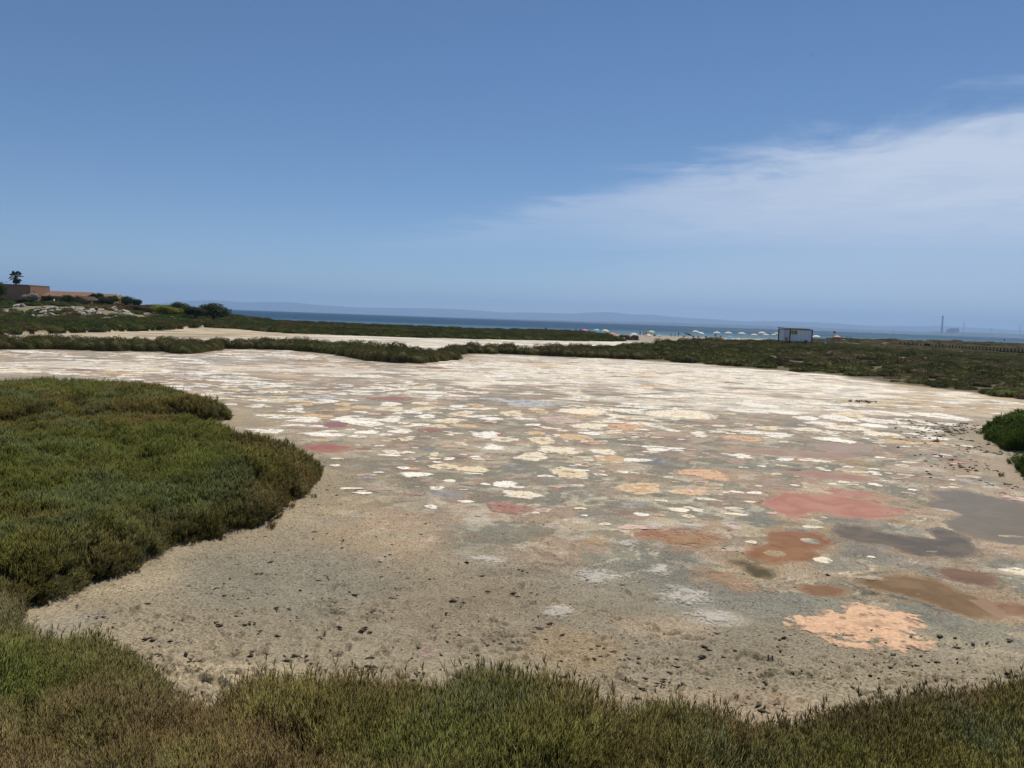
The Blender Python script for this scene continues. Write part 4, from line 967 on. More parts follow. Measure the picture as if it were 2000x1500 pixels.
def house():
    root = link('terracotta_house', None, None, at(100, 602, 190)); base = root.location.copy(); base.z = 2.2; root.location = base
    tag(root, 'long low terracotta house with tiled roof and yellow gable on the rise', 'house')
    def P(px, py, Y): return at(px, py, Y)-base
    # square block
    a = P(-80, 556, 184); b = P(56, 558.5, 184); zt = b.z
    w = MB().box(a.x, b.x, a.y, a.y+8, -1, zt).build('block_wall', M_PLASTER, root)
    MB().box(a.x-.15, b.x+.15, a.y-.15, a.y+8.15, zt, zt+.28).build('parapet_cap', M_TILE, root)
    l0 = P(3, 558, 184); l1 = P(15, 564.5, 184)
    MB().box(l0.x, l1.x, a.y-.05, a.y+.3, l1.z, l0.z-.35).build('loggia_opening', M_DARK, root)
    MB().box(b.x+.002, b.x+.25, a.y+.2, a.y+8, -1, zt-.1).build('side_buttress', M_PLASTER, root)  # narrow plaster strip along the block's right side, set back from the front
    # long wing with its roof
    r0 = P(57, 568.5, 193); r1 = P(183, 572.5, 193); e0 = P(57, 577.5, 188.5); e1 = P(183, 581, 188.5)
    zr, ze = (r0.z+r1.z)/2+.1, (e0.z+e1.z)/2
    MB().box(r0.x, r1.x, e0.y+.7, e0.y+8, -1, ze+.05).build('wing_wall', M_PLASTER, root)
    tile_roof(root, 'wing_roof', (r0.x, r0.y, zr), (r1.x, r1.y, zr), (r1.x, e0.y, ze), (r0.x, e0.y, ze), M_TILE)
    tile_roof(root, 'wing_roof', (r1.x, r0.y, zr), (r0.x, r0.y, zr), (r0.x, r0.y+4.5, ze), (r1.x, r0.y+4.5, ze), M_TILE)
    for px in (80, 88, 104):
        q = P(px, 588, 188.5); wn = MB().box(q.x-.45, q.x+.45, e0.y+.64, e0.y+.8, q.z-1.3, q.z+.6).build('window', M_DARK, root)
        MB().box(q.x-.55, q.x+.55, e0.y+.58, e0.y+.66, q.z+.6, q.z+.75).build('lintel', M_BRICK, wn)
    # second wing with yellow gable
    s0 = P(183.5, 573.5, 197); s1 = P(229, 575.5, 197); t0 = P(183, 582, 193); zs, zt2 = (s0.z+s1.z)/2, t0.z
    MB().box(s0.x, s1.x-.3, t0.y+.6, t0.y+7.6, -1, zt2+.05).build('rear_wing_wall', M_PLASTER, root)
    tile_roof(root, 'rear_wing_roof', (s0.x, s0.y, zs), (s1.x, s0.y, zs), (s1.x, t0.y, zt2), (s0.x, t0.y, zt2), M_TILE)
    tile_roof(root, 'rear_wing_roof', (s1.x, s0.y, zs), (s0.x, s0.y, zs), (s0.x, s0.y+4, zt2), (s1.x, s0.y+4, zt2), M_TILE)
    gx = s1.x
    g = MB().slab([(gx+.2, t0.y+.2, -1), (gx+1.2, t0.y+7.6, -1), (gx+1.2, t0.y+7.6, zt2), (gx+.7, s0.y, zs+.05), (gx+.2, t0.y+.2, zt2)], .3).build('yellow_gable', M_YELLOW, root); g['label'] = 'yellow plastered gable end'
    q = P(232, 580, 194.5); MB().box(gx+.35, gx+.75, q.y-.1, q.y+.9, q.z-.3, q.z+.3).build('gable_window', M_DARK, root)
    # lean-to
    k0, k1, k2, k3 = P(147, 577.5, 187), P(182, 580.5, 187), P(196, 587.5, 183), P(173, 588, 183)
    tile_roof(root, 'annex_roof', k0, k1, k2, k3, M_TILE)
    MB().box(k3.x-2.7, k3.x, k3.y+.5, k3.y+.9, -1, k3.z-.1).build('annex_wall', M_BRICK, root)
    MB().box(k3.x+.05, k2.x-.5, k3.y+2.2, k3.y+2.4, -1, k2.z-.05).build('porch_recess', M_DARK, root)
    MB().box(k2.x-.5, k2.x-.25, k3.y+.4, k3.y+.7, -1, k2.z-.1).build('porch_post', M_WOOD, root)
    c = P(104, 588, 187); ch = MB().box(c.x-.25, c.x+.25, c.y-.3, c.y+.3, -1, c.z+.55).build('barbecue_chimney', M_WHITE, root); MB().box(c.x+.26, c.x+1.3, c.y-.3, c.y+.3, -1, c.z-.25).build('barbecue_bench', M_YELLOW, ch)
    # aerial
    p = P(12, 557, 188); MB().tube([(p.x, p.y, zt), (p.x, p.y, zt+1.0)], .03, 5).tube([(p.x-.4, p.y, zt+.9), (p.x+.4, p.y, zt+.9)], .025, 5).build('aerial', M_GREYM, root)
house()
def palm():
    c = at(31, 556, 196); g = gz(c.x, c.y); top = at(31, 541, 196).z-g
    root = link('palm_tree', None, None, (c.x, c.y, g)); tag(root, 'tall fan palm rising behind the house', 'palm')
    MB().tube([(0, 0, -.2), (.05, 0, top*.3), (.0, .05, top*.7), (.05, 0, top)], [.28, .22, .19, .2], 9).build('trunk', M_BARK, root, sm=True)
    r = random.Random(4); V, F_ = [], []
    mb = MB()
    for k in range(46):
        t = k*2.399+r.uniform(-.2, .2); el = r.uniform(-1.15, 1.25) if k > 12 else r.uniform(-1.4, -.9)
        d = Vector((math.cos(t)*math.cos(el), math.sin(t)*math.cos(el), math.sin(el))); st = Vector((.05, 0, top)); ln = r.uniform(.75, 1.25)
        e = st+d*ln; mb.tube([st, e], [.03, .02], 4)
        sd = d.cross(Vector((0, 0, 1))).normalized(); up = sd.cross(d)
        for j in range(-5, 6):                 # the blade: a fan of pointed leaflets
            an = j*.26; v = (d*math.cos(an)+sd*math.sin(an)); tip = e+v*r.uniform(.6, .8)+Vector((0, 0, -.18)); mdl = e+v*.4+up*.05
            w = v.cross(up).normalized()*.06; mb.add([e, mdl+w, tip, mdl-w], [(0, 1, 2), (0, 2, 3)])
    me = mb.mesh('crown', M_LEAF); a = me.attributes.new('vary', 'FLOAT', 'POINT'); a.data.foreach_set('value', np.random.default_rng(2).random(len(me.vertices)).astype(np.float32))
    o = link('crown', me, root); o.color = (.062, .062, .028, 1)
    # skirt of dead fronds
    mb = MB()
    for k in range(60):
        t = k*2.399; z0 = top-r.uniform(.0, .35); d = Vector((math.cos(t), math.sin(t), -1.5)).normalized()*r.uniform(.5, .9); p = Vector((.15*math.cos(t), .15*math.sin(t), z0)); w = Vector((-math.sin(t), math.cos(t), 0))*.11
        mb.add([p-w, p+w, p+d+w*.4, p+d-w*.4], [(0, 1, 2, 3)])
    mb.build('dead_fronds', plain('dead_frond', (.16, .11, .06), .9, .3, 6, .1), root)
palm()

def crown_mesh(seed, n, size, lobes=9):
    """leafy crown filling about a unit ball resting on z=0..2, clumped, with gaps"""
    r = np.random.default_rng(seed); C = []
    for _ in range(lobes):
        d = r.normal(0, 1, 3); d /= np.linalg.norm(d); d[2] = abs(d[2])*.9-.1; C.append(np.array((0, 0, 1))+d*r.uniform(.35, .68))
    C.append(np.array((0, 0, .95))); R_ = r.uniform(.34, .52, len(C)); R_[-1] = .62
    k = r.integers(0, len(C), n); d = r.normal(0, 1, (n, 3)); d /= np.linalg.norm(d, axis=1)[:, None]
    P = np.array(C)[k]+d*(R_[k]*r.uniform(.6, 1.06, n))[:, None]; P[:, 2] = np.maximum(P[:, 2], .02+r.random(n)*.12)
    N_ = d+r.normal(0, .5, (n, 3))+(0, 0, .35); N_ /= np.linalg.norm(N_, axis=1)[:, None]
    T = np.cross(N_, r.normal(0, 1, (n, 3))); T /= np.linalg.norm(T, axis=1)[:, None]; B = np.cross(N_, T)
    s = (size*r.uniform(.6, 1.4, n))[:, None]
    V = np.stack([P-T*s, P+B*s*.5, P+T*s, P-B*s*.5], 1).reshape(-1, 3); i = np.arange(n)*4
    me = mesh_np('crown', V, np.stack([i, i+1, i+2, i+3], 1), M_LEAF); a = me.attributes.new('vary', 'FLOAT', 'POINT'); a.data.foreach_set('value', np.repeat(np.clip(.15+.7*r.random(n)*(P[:, 2]/2), 0, 1)*0+r.random(n), 4).astype(np.float32)); return me
CROWN = [crown_mesh(300+k, 3800, .055, 11) for k in range(6)]
def limb_mesh():
    mb = MB(); r = random.Random(9)
    mb.tube([(0, 0, -.3), (.02, 0, .3), (0, .02, .7)], [.10, .08, .06], 7)
    for k in range(6):
        t = k*1.05+r.uniform(-.2, .2); q = r.uniform(.35, .6); mb.tube([(0, 0, .3+.05*k), (q*.5*math.cos(t), q*.5*math.sin(t), .8), (q*math.cos(t), q*math.sin(t), 1.25)], [.05, .035, .015], 5)
    return mb.mesh('trunk', M_BARK)
LIMB = limb_mesh()
def shrub(px0, px1, ytop, ybot, Y, col, label, k, name='shrub', cat='shrub', zb=None, deep=1.0):
    a = at(px0, ybot, Y); b = at(px1, ybot, Y); t = at((px0+px1)/2, ytop, Y); x = (a.x+b.x)/2; g = gz(x, Y) if zb is None else zb
    w = (b.x-a.x)/2; h = (t.z-g)/1.75
    root = link(name, None, None, (x, Y, g)); root.rotation_euler = (0, 0, k*1.3); root.scale = (w/.95, w/.95*deep, max(h, .3)); tag(root, label, cat)
    o = link('crown', CROWN[k % 6], root); o.color = (*col, 1); link('trunk', LIMB, root); return root
DG = (.036, .050, .018); MG = (.058, .075, .022); LG = (.20, .21, .035)
for i, (a, b, t, bo, Y, c, lab) in enumerate([
    (-14, 13, 553, 590, 176, (.075, .10, .03), 'bright green shrub in front of the block at the left edge'), (-16, 14, 578, 600, 170, MG, 'low shrub at the left edge below the house'),
    (26, 78, 583, 606, 172, DG, 'broad dark hedge in front of the terracotta block'), (44, 80, 571.5, 596, 178, (.34, .31, .27), 'pale flowering oleander beside the terracotta block'),
    (88, 106, 577, 594, 180, DG, 'round dark shrub before the long wall'), (84, 118, 587, 600, 176, (.085, .095, .035), 'olive undergrowth beside the barbecue'), (113, 150, 576.5, 600, 179, DG, 'big dark shrub in the middle of the house front'), (147, 174, 584, 596, 181, DG, 'dark shrub under the lean-to roof'),
    (179, 206, 572.5, 594, 188, DG, 'dark shrub rising over the lean-to roof'), (190, 236, 577, 603, 180, (.045, .062, .022), 'wide dark shrub below the yellow gable'), (232, 262, 579, 603, 182, DG, 'rounded dark shrub right of the yellow gable'), (250, 279, 582.5, 603, 184, DG, 'last dark shrub at the right end of the house'),
    (238, 302, 597, 620, 172, (.11, .06, .035), 'rust-brown dry shrub between the house and the light green bush'), (292, 356, 596, 630, 168, LG, 'light yellow-green bush left of the dark ones'), (322, 378, 590.5, 632, 176, (.065, .082, .022), 'mid green domed bush behind the light green one'), (352, 412, 598, 634, 170, DG, 'dark bush between the domed and the tallest one'), (380, 456, 593, 636, 173, (.034, .046, .017), 'largest dark bush at the end of the slope by the sea'),
    (58, 76, 570, 580, 186, (.09, .05, .035), 'dark red-leaved shrub at the corner of the terracotta block')]):
    shrub(a, b, t, bo, Y, c, lab, i)

def rocks():
    r = np.random.default_rng(51); meshes = []
    M_ROCK = plain('limestone', (.36, .33, .28), .9, .3, 1.5, .1)
    for k in range(6):
        bm = bmesh.new(); bmesh.ops.create_icosphere(bm, subdivisions=2, radius=1)
        for v in bm.verts:
            c = v.co; d = 1+.28*math.sin(3*c.x+k)+.22*math.sin(4*c.y+2*k+c.z*3)+r.uniform(-.12, .12); v.co = c*d
        me = bpy.data.meshes.new('limestone_rock'); bm.to_mesh(me); bm.free(); me.materials.append(M_ROCK); meshes.append(me)
    for i in range(115):
        x = r.uniform(-108, -76); y = r.uniform(146, 168)+(x+100)*-.12
        if r.random() < .25: y = r.uniform(138, 150)
        o = link('limestone_rock', meshes[i % 6], None, (x, y, gz(x, y)+.1)); s = r.uniform(.25, .85)
        o.scale = (s*r.uniform(.9, 1.9), s, s*r.uniform(.35, .8)); o.rotation_euler = (r.uniform(-.4, .4), r.uniform(-.5, .5), r.uniform(0, 6.28))
        tag(o, 'pale limestone rock on the slope below the house', 'rock', 'limestone rocks on the slope')
rocks()

# ------------------------------------------------------------------ beach
def canopy_mesh(n=8):
    mb = MB(); rings = [(0, .42), (.35, .37), (.7, .22), (1.0, 0.0), (1.0, -.09)]
    vs = [(0, 0, .42)]; fs = []
    for q, z in rings[1:]:
        for k in range(n*2):
            t = math.pi*k/n; s = q*(1 if k % 2 == 0 else .955); vs.append((s*math.cos(t), s*math.sin(t), z-(0 if k % 2 == 0 else .0)))
    m = n*2
    for k in range(m): fs.append((0, 1+k, 1+(k+1) % m))
    for j in range(3):
        for k in range(m): a = 1+j*m+k; b = 1+j*m+(k+1) % m; fs.append((a, a+m, b+m, b))
    mb.add(vs, fs); me = mb.mesh('canopy', M_OBJ); return me
CANOPY = canopy_mesh(); POLE = MB().tube([(0, 0, -1), (0, 0, .45)], .022, 6).mesh('pole', M_WHITE)
FIN = MB().tube([(0, 0, .42), (0, 0, .50)], [.03, .012], 6).mesh('finial', M_WHITE)
def umbrella(px, py, wpx, Y, col, label, tilt=0, tz=0, panel=None):
    c = at(px, py, Y); R_ = wpx*1.12*Y/F/2; g = gz(c.x, Y)
    root = link('beach_umbrella', None, None, (c.x, c.y, min(g, c.z-.5))); tag(root, label, 'umbrella', 'umbrellas on the beach')
    hgt = c.z-root.location.z; rot = (0, R(tilt), R(tz))
    o = link('canopy', CANOPY, root, (0, 0, hgt)); o.scale = (R_, R_, R_*.95); o.rotation_euler = rot; o.color = (*col, 1)
    if panel is not None:                  # some gores of another colour
        mb = MB(); V = CANOPY.vertices
        for p in CANOPY.polygons:
            if (min(p.vertices[1:3])-1) % 16 // 2 % 2 == 0 if 0 not in p.vertices else ((min(p.vertices[1:])-1) % 16)//2 % 2 == 0: mb.add([V[i].co*1.012+Vector((0, 0, .004)) for i in p.vertices], [tuple(range(len(p.vertices)))])
        q = mb.build('coloured_gores', M_OBJ, o); q.color = (*panel, 1)
    mb = MB(); u = Matrix.Rotation(R(tilt), 3, 'Y') @ Vector((0, 0, 1)); mb.tube([(-u.x*hgt*.4, 0, -.3), (0, 0, hgt+.02), (u.x*R_*.38, 0, hgt+R_*.38)], .03, 6); mb.build('pole', M_WHITE, root)
    f = link('finial', FIN, o)
WH = (.74, .72, .68); BE = (.60, .56, .48)
for u in [(1143.5,646,12,236,(.80,.22,.36),'pink beach umbrella, leftmost on the beach',14),(1165,645,10,238,(.12,.55,.66),'turquoise beach umbrella between the pink and the yellow one',0,0,(.6,.75,.78)),
    (1183,646.5,13,236,(.78,.62,.20),'pale yellow beach umbrella beside the orange one',8,0,(.82,.74,.45)),(1198,653,12,226,(.85,.30,.09),'orange beach umbrella, tilted low on the bank',16),(1238.5,653.5,13,236,WH,'white beach umbrella beside the three standing people',3),
    (1273,648.5,12,238,(.66,.66,.18),'yellow-green beach umbrella behind the multicoloured one',8),(1268,656,14,233,(.78,.72,.62),'white and orange beach umbrella right of the white one',10,0,(.75,.42,.15)),(1288,656,9,234,(.80,.30,.42),'small pink and blue beach umbrella tilted over',22,0,(.35,.6,.75)),
    (1344,653,14,232,(.05,.05,.05),'dark patterned beach umbrella tilted to the right',18),(1359,648.5,14,236,BE,'beige beach umbrella left of the small white tilted one',4),(1370,651.5,12,230,WH,'white beach umbrella tilted right, next to the dark one',14),
    (1400,650.5,14,230,BE,'beige beach umbrella over a dark-haired person',0),(1422.5,651,14.5,231,BE,'beige beach umbrella directly above the blue one',0),(1425,659,14,218,(.02,.36,.72),'bright blue beach umbrella',3),
    (1449,652,15,231,BE,'beige beach umbrella right of the blue one',2),(1473,654.5,13,226,BE,'beige beach umbrella, lower one left of the pair near the kiosk',0),(1488,651,14.5,231,BE,'tall beige beach umbrella of the pair near the kiosk',0),(1496,654.5,12,224,BE,'low beige beach umbrella of the pair near the kiosk',0),
    (1511,654,10,231,BE,'beige beach umbrella just left of the kiosk',0),(1516,651.5,8,228,(.85,.70,.22),'small yellow umbrella half hidden by the kiosk',12),(1594,658,15.5,226,(.66,.67,.68),'grey-white beach umbrella right of the kiosk',0),(1635,658,12,226,(.85,.40,.30),'coral beach umbrella under the red flag',0)]:
    umbrella(*u)

# ------------------------------------------------------------------ people
SKIN = (.36, .20, .13)
def person(px, yfeet, hpx, Y, top, shorts, hair, label, pose='stand', face=0, skin=SKIN):
    """one skinned figure; joints in metres for a height of 1.72"""
    f = at(px, yfeet, Y); g = gz(f.x, Y); h = hpx*Y/F; k = max(.55, h/1.72) if pose in ('stand', 'walk') else 1.0
    if pose in ('stand', 'walk'):
        s = .22 if pose == 'walk' else .05
        J = {'hip': (0,0,.93), 'waist': (0,0,1.08), 'chest': (0,.01,1.30), 'neck': (0,0,1.47), 'head': (0,.02,1.58), 'crown': (0,.01,1.70),
             'lh': (-.09,0,.90), 'lk': (-.10,s,.49), 'la': (-.10,-s*.2,.08), 'lt': (-.11,.15,.03), 'rh': (.09,0,.90), 'rk': (.10,-s*.4,.49), 'ra': (.10,-s*1.5,.09), 'rt': (.11,-s*1.2+.14,.03),
             'ls': (-.19,0,1.40), 'le': (-.25,-s*.5,1.12), 'lw': (-.27,.06,.88), 'lf': (-.27,.09,.79), 'rs': (.19,0,1.40), 're': (.25,s*.4,1.12), 'rw': (.28,.12,.90), 'rf': (.28,.16,.81)}
    else:
        J = {'hip': (0,0,.12), 'waist': (0,-.05,.27), 'chest': (0,-.08,.47), 'neck': (0,-.06,.64), 'head': (0,-.02,.75), 'crown': (0,-.02,.86),
             'lh': (-.10,.04,.12), 'lk': (-.16,.42,.42), 'la': (-.14,.72,.06), 'lt': (-.14,.86,.04), 'rh': (.10,.04,.12), 'rk': (.16,.45,.36), 'ra': (.15,.80,.06), 'rt': (.15,.93,.05),
             'ls': (-.19,-.08,.57), 'le': (-.27,-.02,.32), 'lw': (-.24,.18,.20), 'lf': (-.23,.26,.17), 'rs': (.19,-.08,.57), 're': (.26,.08,.34), 'rw': (.20,.32,.36), 'rf': (.18,.40,.38)}
    Rd = {'hip': .14, 'waist': .115, 'chest': .145, 'neck': .055, 'head': .09, 'crown': .055, 'h': .085, 'k': .055, 'a': .04, 't': .035, 's': .062, 'e': .042, 'w': .032, 'f': .03}
    bm = bmesh.new(); ly = bm.verts.layers.skin.verify(); vm = {}
    for n, c in J.items():
        v = bm.verts.new(Vector(c)*k); q = (Rd[n] if n in Rd else Rd[n[1]])*k; v[ly].radius = (q, q*(.8 if n in ('hip', 'waist', 'chest') else 1)); v[ly].use_root = n == 'hip'; vm[n] = v
    for a, b in [('hip','waist'),('waist','chest'),('chest','neck'),('neck','head'),('head','crown'),('hip','lh'),('lh','lk'),('lk','la'),('la','lt'),('hip','rh'),('rh','rk'),('rk','ra'),('ra','rt'),('chest','ls'),('ls','le'),('le','lw'),('lw','lf'),('chest','rs'),('rs','re'),('re','rw'),('rw','rf')]:
        bm.edges.new((vm[a], vm[b]))
    me = bpy.data.meshes.new('person'); bm.to_mesh(me); bm.free()
    m, nt, b, N, L = new_mat('person_'+str(px)); tc = N('ShaderNodeTexCoord'); sp = N('ShaderNodeSeparateXYZ'); L(tc.outputs['Object'], sp.inputs[0])
    zz = mth(nt, 'MULTIPLY', sp.outputs[2], 1/(1.75*k if pose in ('stand', 'walk') else .93))
    cr = N('ShaderNodeValToRGB'); cr.color_ramp.interpolation = 'CONSTANT'; L(zz, cr.inputs[0]); e = cr.color_ramp.elements
    st = [(0, skin), (.40, shorts), (.58, top), (.84, skin), (.945, hair)] if pose in ('stand', 'walk') else [(0, skin), (.08, shorts), (.27, top), (.70, skin), (.86, hair)]
    while len(e) < len(st): e.new(.5)
    for q, (p, c) in zip(e, st): q.position = p; q.color = (*c, 1)
    L(cr.outputs[0], b.inputs['Base Color']); b.inputs['Roughness'].default_value = .65; me.materials.append(m)
    o = link('person', me, None, (f.x, Y, g+.01), face); md = o.modifiers.new('skin', 'SKIN'); md.use_smooth_shade = True; s = o.modifiers.new('sub', 'SUBSURF'); s.levels = 1; s.render_levels = 2
    return tag(o, label, 'person', 'people on the beach')
NV = (.02, .025, .05); BK = (.015, .015, .015); HB = (.03, .02, .015)
for a in [(1066,650,11,228,NV,BK,HB,'person in dark clothes standing alone behind the scrub','stand',.4),(1124.5,652,11,232,BK,BK,HB,'person in black standing left of the pink umbrella','walk',.8),(1133.5,652.5,10,234,(.05,.08,.03),NV,HB,'person in green beside the pink umbrella','stand',-.6),
    (1250,656,9.5,238,SKIN,NV,HB,'person in dark shorts right of the white umbrella','stand',.2),(1257,656,10.5,238,BK,BK,HB,'taller person in black right of the white umbrella','walk',1.2),(1261.5,656,9,237,(.30,.05,.04),BK,HB,'person in a dark red top beside the multicoloured umbrella','stand',0),
    (1279,657.5,4,236,BK,BK,HB,'person in black sitting between two umbrellas','sit',.5),(1310.5,658.5,10.5,240,(.65,.65,.66),BK,HB,'person in a white shirt walking along the beach','walk',1.3),(1318,659,8,240,(.10,.03,.04),NV,HB,'child standing between two walkers','stand',1.0),(1325,659.5,10,240,(.05,.03,.06),BK,HB,'person in dark clothes, right of the walkers','walk',-1.2),
    (1337,661,4,233,(.28,.06,.05),(.3,.05,.05),HB,'person in red sitting under the dark umbrella','sit',1.5),(1354,661,4,233,BK,BK,HB,'person in black sitting left of a dark heap','sit',2.5),(1363,661,4,233,BK,NV,HB,'person in black sitting under the white tilted umbrella','sit',-1.5),
    (1397,661,11,226,BK,SKIN,HB,'dark-haired person standing under a beige umbrella','stand',2.8),(1407.5,664,10,214,SKIN,(.70,.42,.12),HB,'person in yellow shorts standing left of the blue umbrella','stand',.3),(1402,664,4,214,NV,NV,HB,'person in navy sitting beside the one in yellow shorts','sit',1.0),
    (1502.5,660,8,226,(.05,.06,.06),BK,HB,'person in dark clothes under the low beige umbrella','stand',1.0)]:
    person(*a)

# ------------------------------------------------------------------ sunbeds, board, flag, canvas
def sunbed(px, py, Y, col, label, rz):
    c = at(px, py, Y); g = gz(c.x, Y); root = link('sunbed', None, None, (c.x, Y, g), rz); tag(root, label, 'sunbed', 'sunbeds on the beach')
    MB().box(-.32, .32, -.9, .35, .30, .36).build('seat', M_OBJ, root).color = (*col, 1)
    MB().slab([(-.32, .35, .34), (.32, .35, .34), (.32, .85, .78), (-.32, .85, .78)], .06).build('backrest', M_OBJ, root).color = (*col, 1)
    for x in (-.28, .28):
        for y in (-.8, .3): MB().box(x-.025, x+.025, y-.025, y+.025, -.05, .30).build('leg', M_WHITE, root)
for a in [(1436,661.5,216,WH,'white sunbed left of the blue sunbed',.9),(1441,662.5,214,(.03,.12,.42),'blue sunbed among the white ones',1.2),(1442,659,222,WH,'white sunbed behind the blue sunbed',-.8),(1459,659.5,222,WH,'white sunbed alone, farther right',1.3),(1452,662.5,214,(.68,.62,.50),'cream sunbed right of the blue sunbed',1.5),(1381,662,226,NV,'navy folding chair between the umbrellas',.4)]: sunbed(*a)
c = at(1385, 664, 222); o = link('beached_board', None, None, (c.x, 222, gz(c.x, 222)+.12)); tag(o, 'long white board lying on the beach before the umbrellas', 'board')
L2 = 2.1; mb = MB(); pts = []
for i in range(24):
    t = i/24*2*math.pi; pts.append((L2*math.cos(t), .36*math.sin(t)*(1-.25*math.cos(t)), .16+.06*math.cos(t)**4))
mb.slab(pts, .14); mb.build('hull', M_WHITE, o); MB().slab([(-1.7, -.01, -.0), (-1.5, -.01, -.0), (-1.65, -.01, -.22)], .02).build('fin', M_DARK, o)
c = at(1168, 663, 205); o = MB().add([(-.55,-.3,0),(.55,-.3,0),(.5,.35,0),(-.5,.35,0),(-.35,-.15,.42),(.3,-.2,.50),(.25,.2,.45),(-.3,.2,.38)], [(3,2,1,0),(4,5,6,7),(0,1,5,4),(1,2,6,5),(2,3,7,6),(3,0,4,7)]).build('white_sack', M_WHITE, None, (c.x, 205, gz(c.x, 205))); tag(o, 'white sack lying at the end of the scrub belt', 'sack')
c = at(1627, 663, 224); g = gz(c.x, 224); zt = at(1627, 646.5, 224).z-g; o = link('beach_flag', None, None, (c.x, 224, g)); tag(o, 'red warning flag on a pole right of the kiosk', 'flag')
MB().tube([(0, 0, -.2), (0, 0, zt)], .035, 6).build('pole', M_WOOD, o)
mb = MB(); vs = []; fs = []
for i in range(6):
    for j in range(2): vs.append((.04+i*.13, .07*math.sin(i*1.3), zt-.02-j*.55-.03*i))
for i in range(5): fs.append((2*i, 2*i+2, 2*i+3, 2*i+1))
mb.add(vs, fs); mb.build('cloth', M_OBJ, o).color = (.55, .06, .05, 1)
c = at(1617, 669, 190); g = gz(c.x, 190); o = link('folded_canvas', None, None, (c.x, 190, g)); tag(o, 'white pointed canvas propped up at the edge of the scrub', 'canvas')
MB().slab([(-.75, 0, .1), (-.2, .1, .1), (-.55, .5, 1.75)], .05).build('white_panel', M_WHITE, o); MB().slab([(-.2, .12, .1), (.8, .3, .1), (-.5, .55, 1.7)], .05).build('grey_panel', M_GREYM, o); MB().tube([(-.55, .55, 1.8), (1.0, .4, .1)], .04, 5).build('strut', M_WOOD, o)  # right panel coloured grey to paint the shaded side of the white canvas

def kiosk():
    Y = 195; c = at(1542, 668, Y); zt = at(1542, 643.3, Y).z; g = gz(c.x, Y); z0 = at(1542, 665.5, Y).z
    root = link('beach_kiosk', None, None, (c.x, Y, g)); root.rotation_euler = (0, 0, R(13)); tag(root, 'white beach kiosk with dark blue corner posts and a yellow sign', 'kiosk', None)
    a, b = 6.3, 5.1; zb = z0-g; h = zt-g                      # local: +x runs right and back, +y left and back
    blue = plain('dark_blue_paint', (.03, .05, .11), .5, .1, 2); brown = plain('roof_fascia', (.17, .11, .10), .7, .2, 2); yel = plain('yellow_sign', (.55, .48, .10), .5, .05, 2); red = plain('red_plastic', (.30, .03, .025), .4, .05, 2)
    panel = plain('white_panel', (.88, .88, .86), .55, .07, 1.5)
    MB().box(.06, a-.06, .06, b-.06, zb, h-.12).build('wall', panel, root)
    for i in range(1, 6): MB().box(i*a/6-.015, i*a/6+.015, .035, .06, zb+.02, h-.14).build('panel_joint', M_GREYM, root)
    for x, y in ((0, 0), (a, 0), (0, b), (a, b)): MB().box(x-.11, x+.11, y-.11, y+.11, -.3, h-.1).build('corner_post', blue, root)
    rf = MB().box(-.14, a+.14, -.14, b+.14, h-.1, h+.10).build('roof_frame', blue, root)
    MB().slab([(-.3, .5, h+.32), (a-.4, .3, h+.34), (a-.2, b+.2, h+.45), (-.3, b+.2, h+.45)], .2).build('roof_panel', brown, rf)
    MB().box(-.02, a, -.06, .02, zb-.15, zb).build('base_beam', M_GREYM, root)
    for x in (.9, 2.6, 4.4): MB().box(x-.25, x+.25, .3, .8, -.4, zb).build('footing', M_GREYM, root)
    sg = MB().box(.16, 2.0, -.045, .035, h-1.25, h-.28).build('sign', yel, root); ink = plain('dark_green_ink', (.10, .12, .03), .5, .05, 2)
    for j in range(3): MB().box(.30, 1.15-.1*(j % 2), -.052, -.047, h-.52-.27*j, h-.42-.27*j).build('lettering', ink, sg)
    mb = MB(); mb.add([(1.60+.30*math.cos(t*math.pi/12), -.054, h-.70+.30*math.sin(t*math.pi/12)) for t in range(24)], [tuple(range(24))]); em = mb.build('emblem', plain('emblem_grey', (.07, .075, .08), .5, .05, 2), sg)
    # door side (left face, local x = 0)
    d = MB().box(-.0, .09, 1.15, 2.25, zb+.05, h-.45).build('doorway', M_DARK, root); MB().box(-.05, .055, 2.22, 2.5, zb+.2, h-.25).build('red_banner', plain('faded_banner', (.50, .22, .20), .7, .1, 3), root)
    MB().box(-.85, -.03, 1.0, 1.07, zb+.05, h-.5).build('open_door', panel, root)
    # red chair by the door
    r2 = link('plastic_chair', None, None, at(1536, 667, 193.6)); r2.location.z = root.location.z+zb-.1; tag(r2, 'red plastic chair in front of the kiosk door', 'chair')
    MB().box(-.24, .24, -.24, .24, .42, .46).build('seat', red, r2); MB().slab([(-.24, .24, .44), (.24, .24, .44), (.22, .36, .92), (-.22, .36, .92)], .04).build('backrest', red, r2)
    for x in (-.21, .21):
        for y in (-.21, .21): MB().box(x-.025, x+.025, y-.025, y+.025, 0, .42).build('leg', red, r2)
    pl = MB().box(-.9, 1.0, -.7, 1.2, -1.2, -.02).build('wooden_step', M_WOOD, None, r2.location); tag(pl, 'wooden step platform under the red chair', 'platform')
    q = at(1574, 668, 193); bn = link('litter_bin', None, None, (q.x, 193, gz(q.x, 193))); tag(bn, 'dark bin in front of the kiosk', 'bin')
    zz = at(1574, 663.5, 193).z-bn.location.z; MB().tube([(0, 0, -.1), (0, 0, zz-.1)], [.32, .36], 10).build('body', blue, bn); MB().tube([(0, 0, zz-.1), (0, 0, zz)], [.40, .25], 10).build('lid', M_DARK, bn)
kiosk()

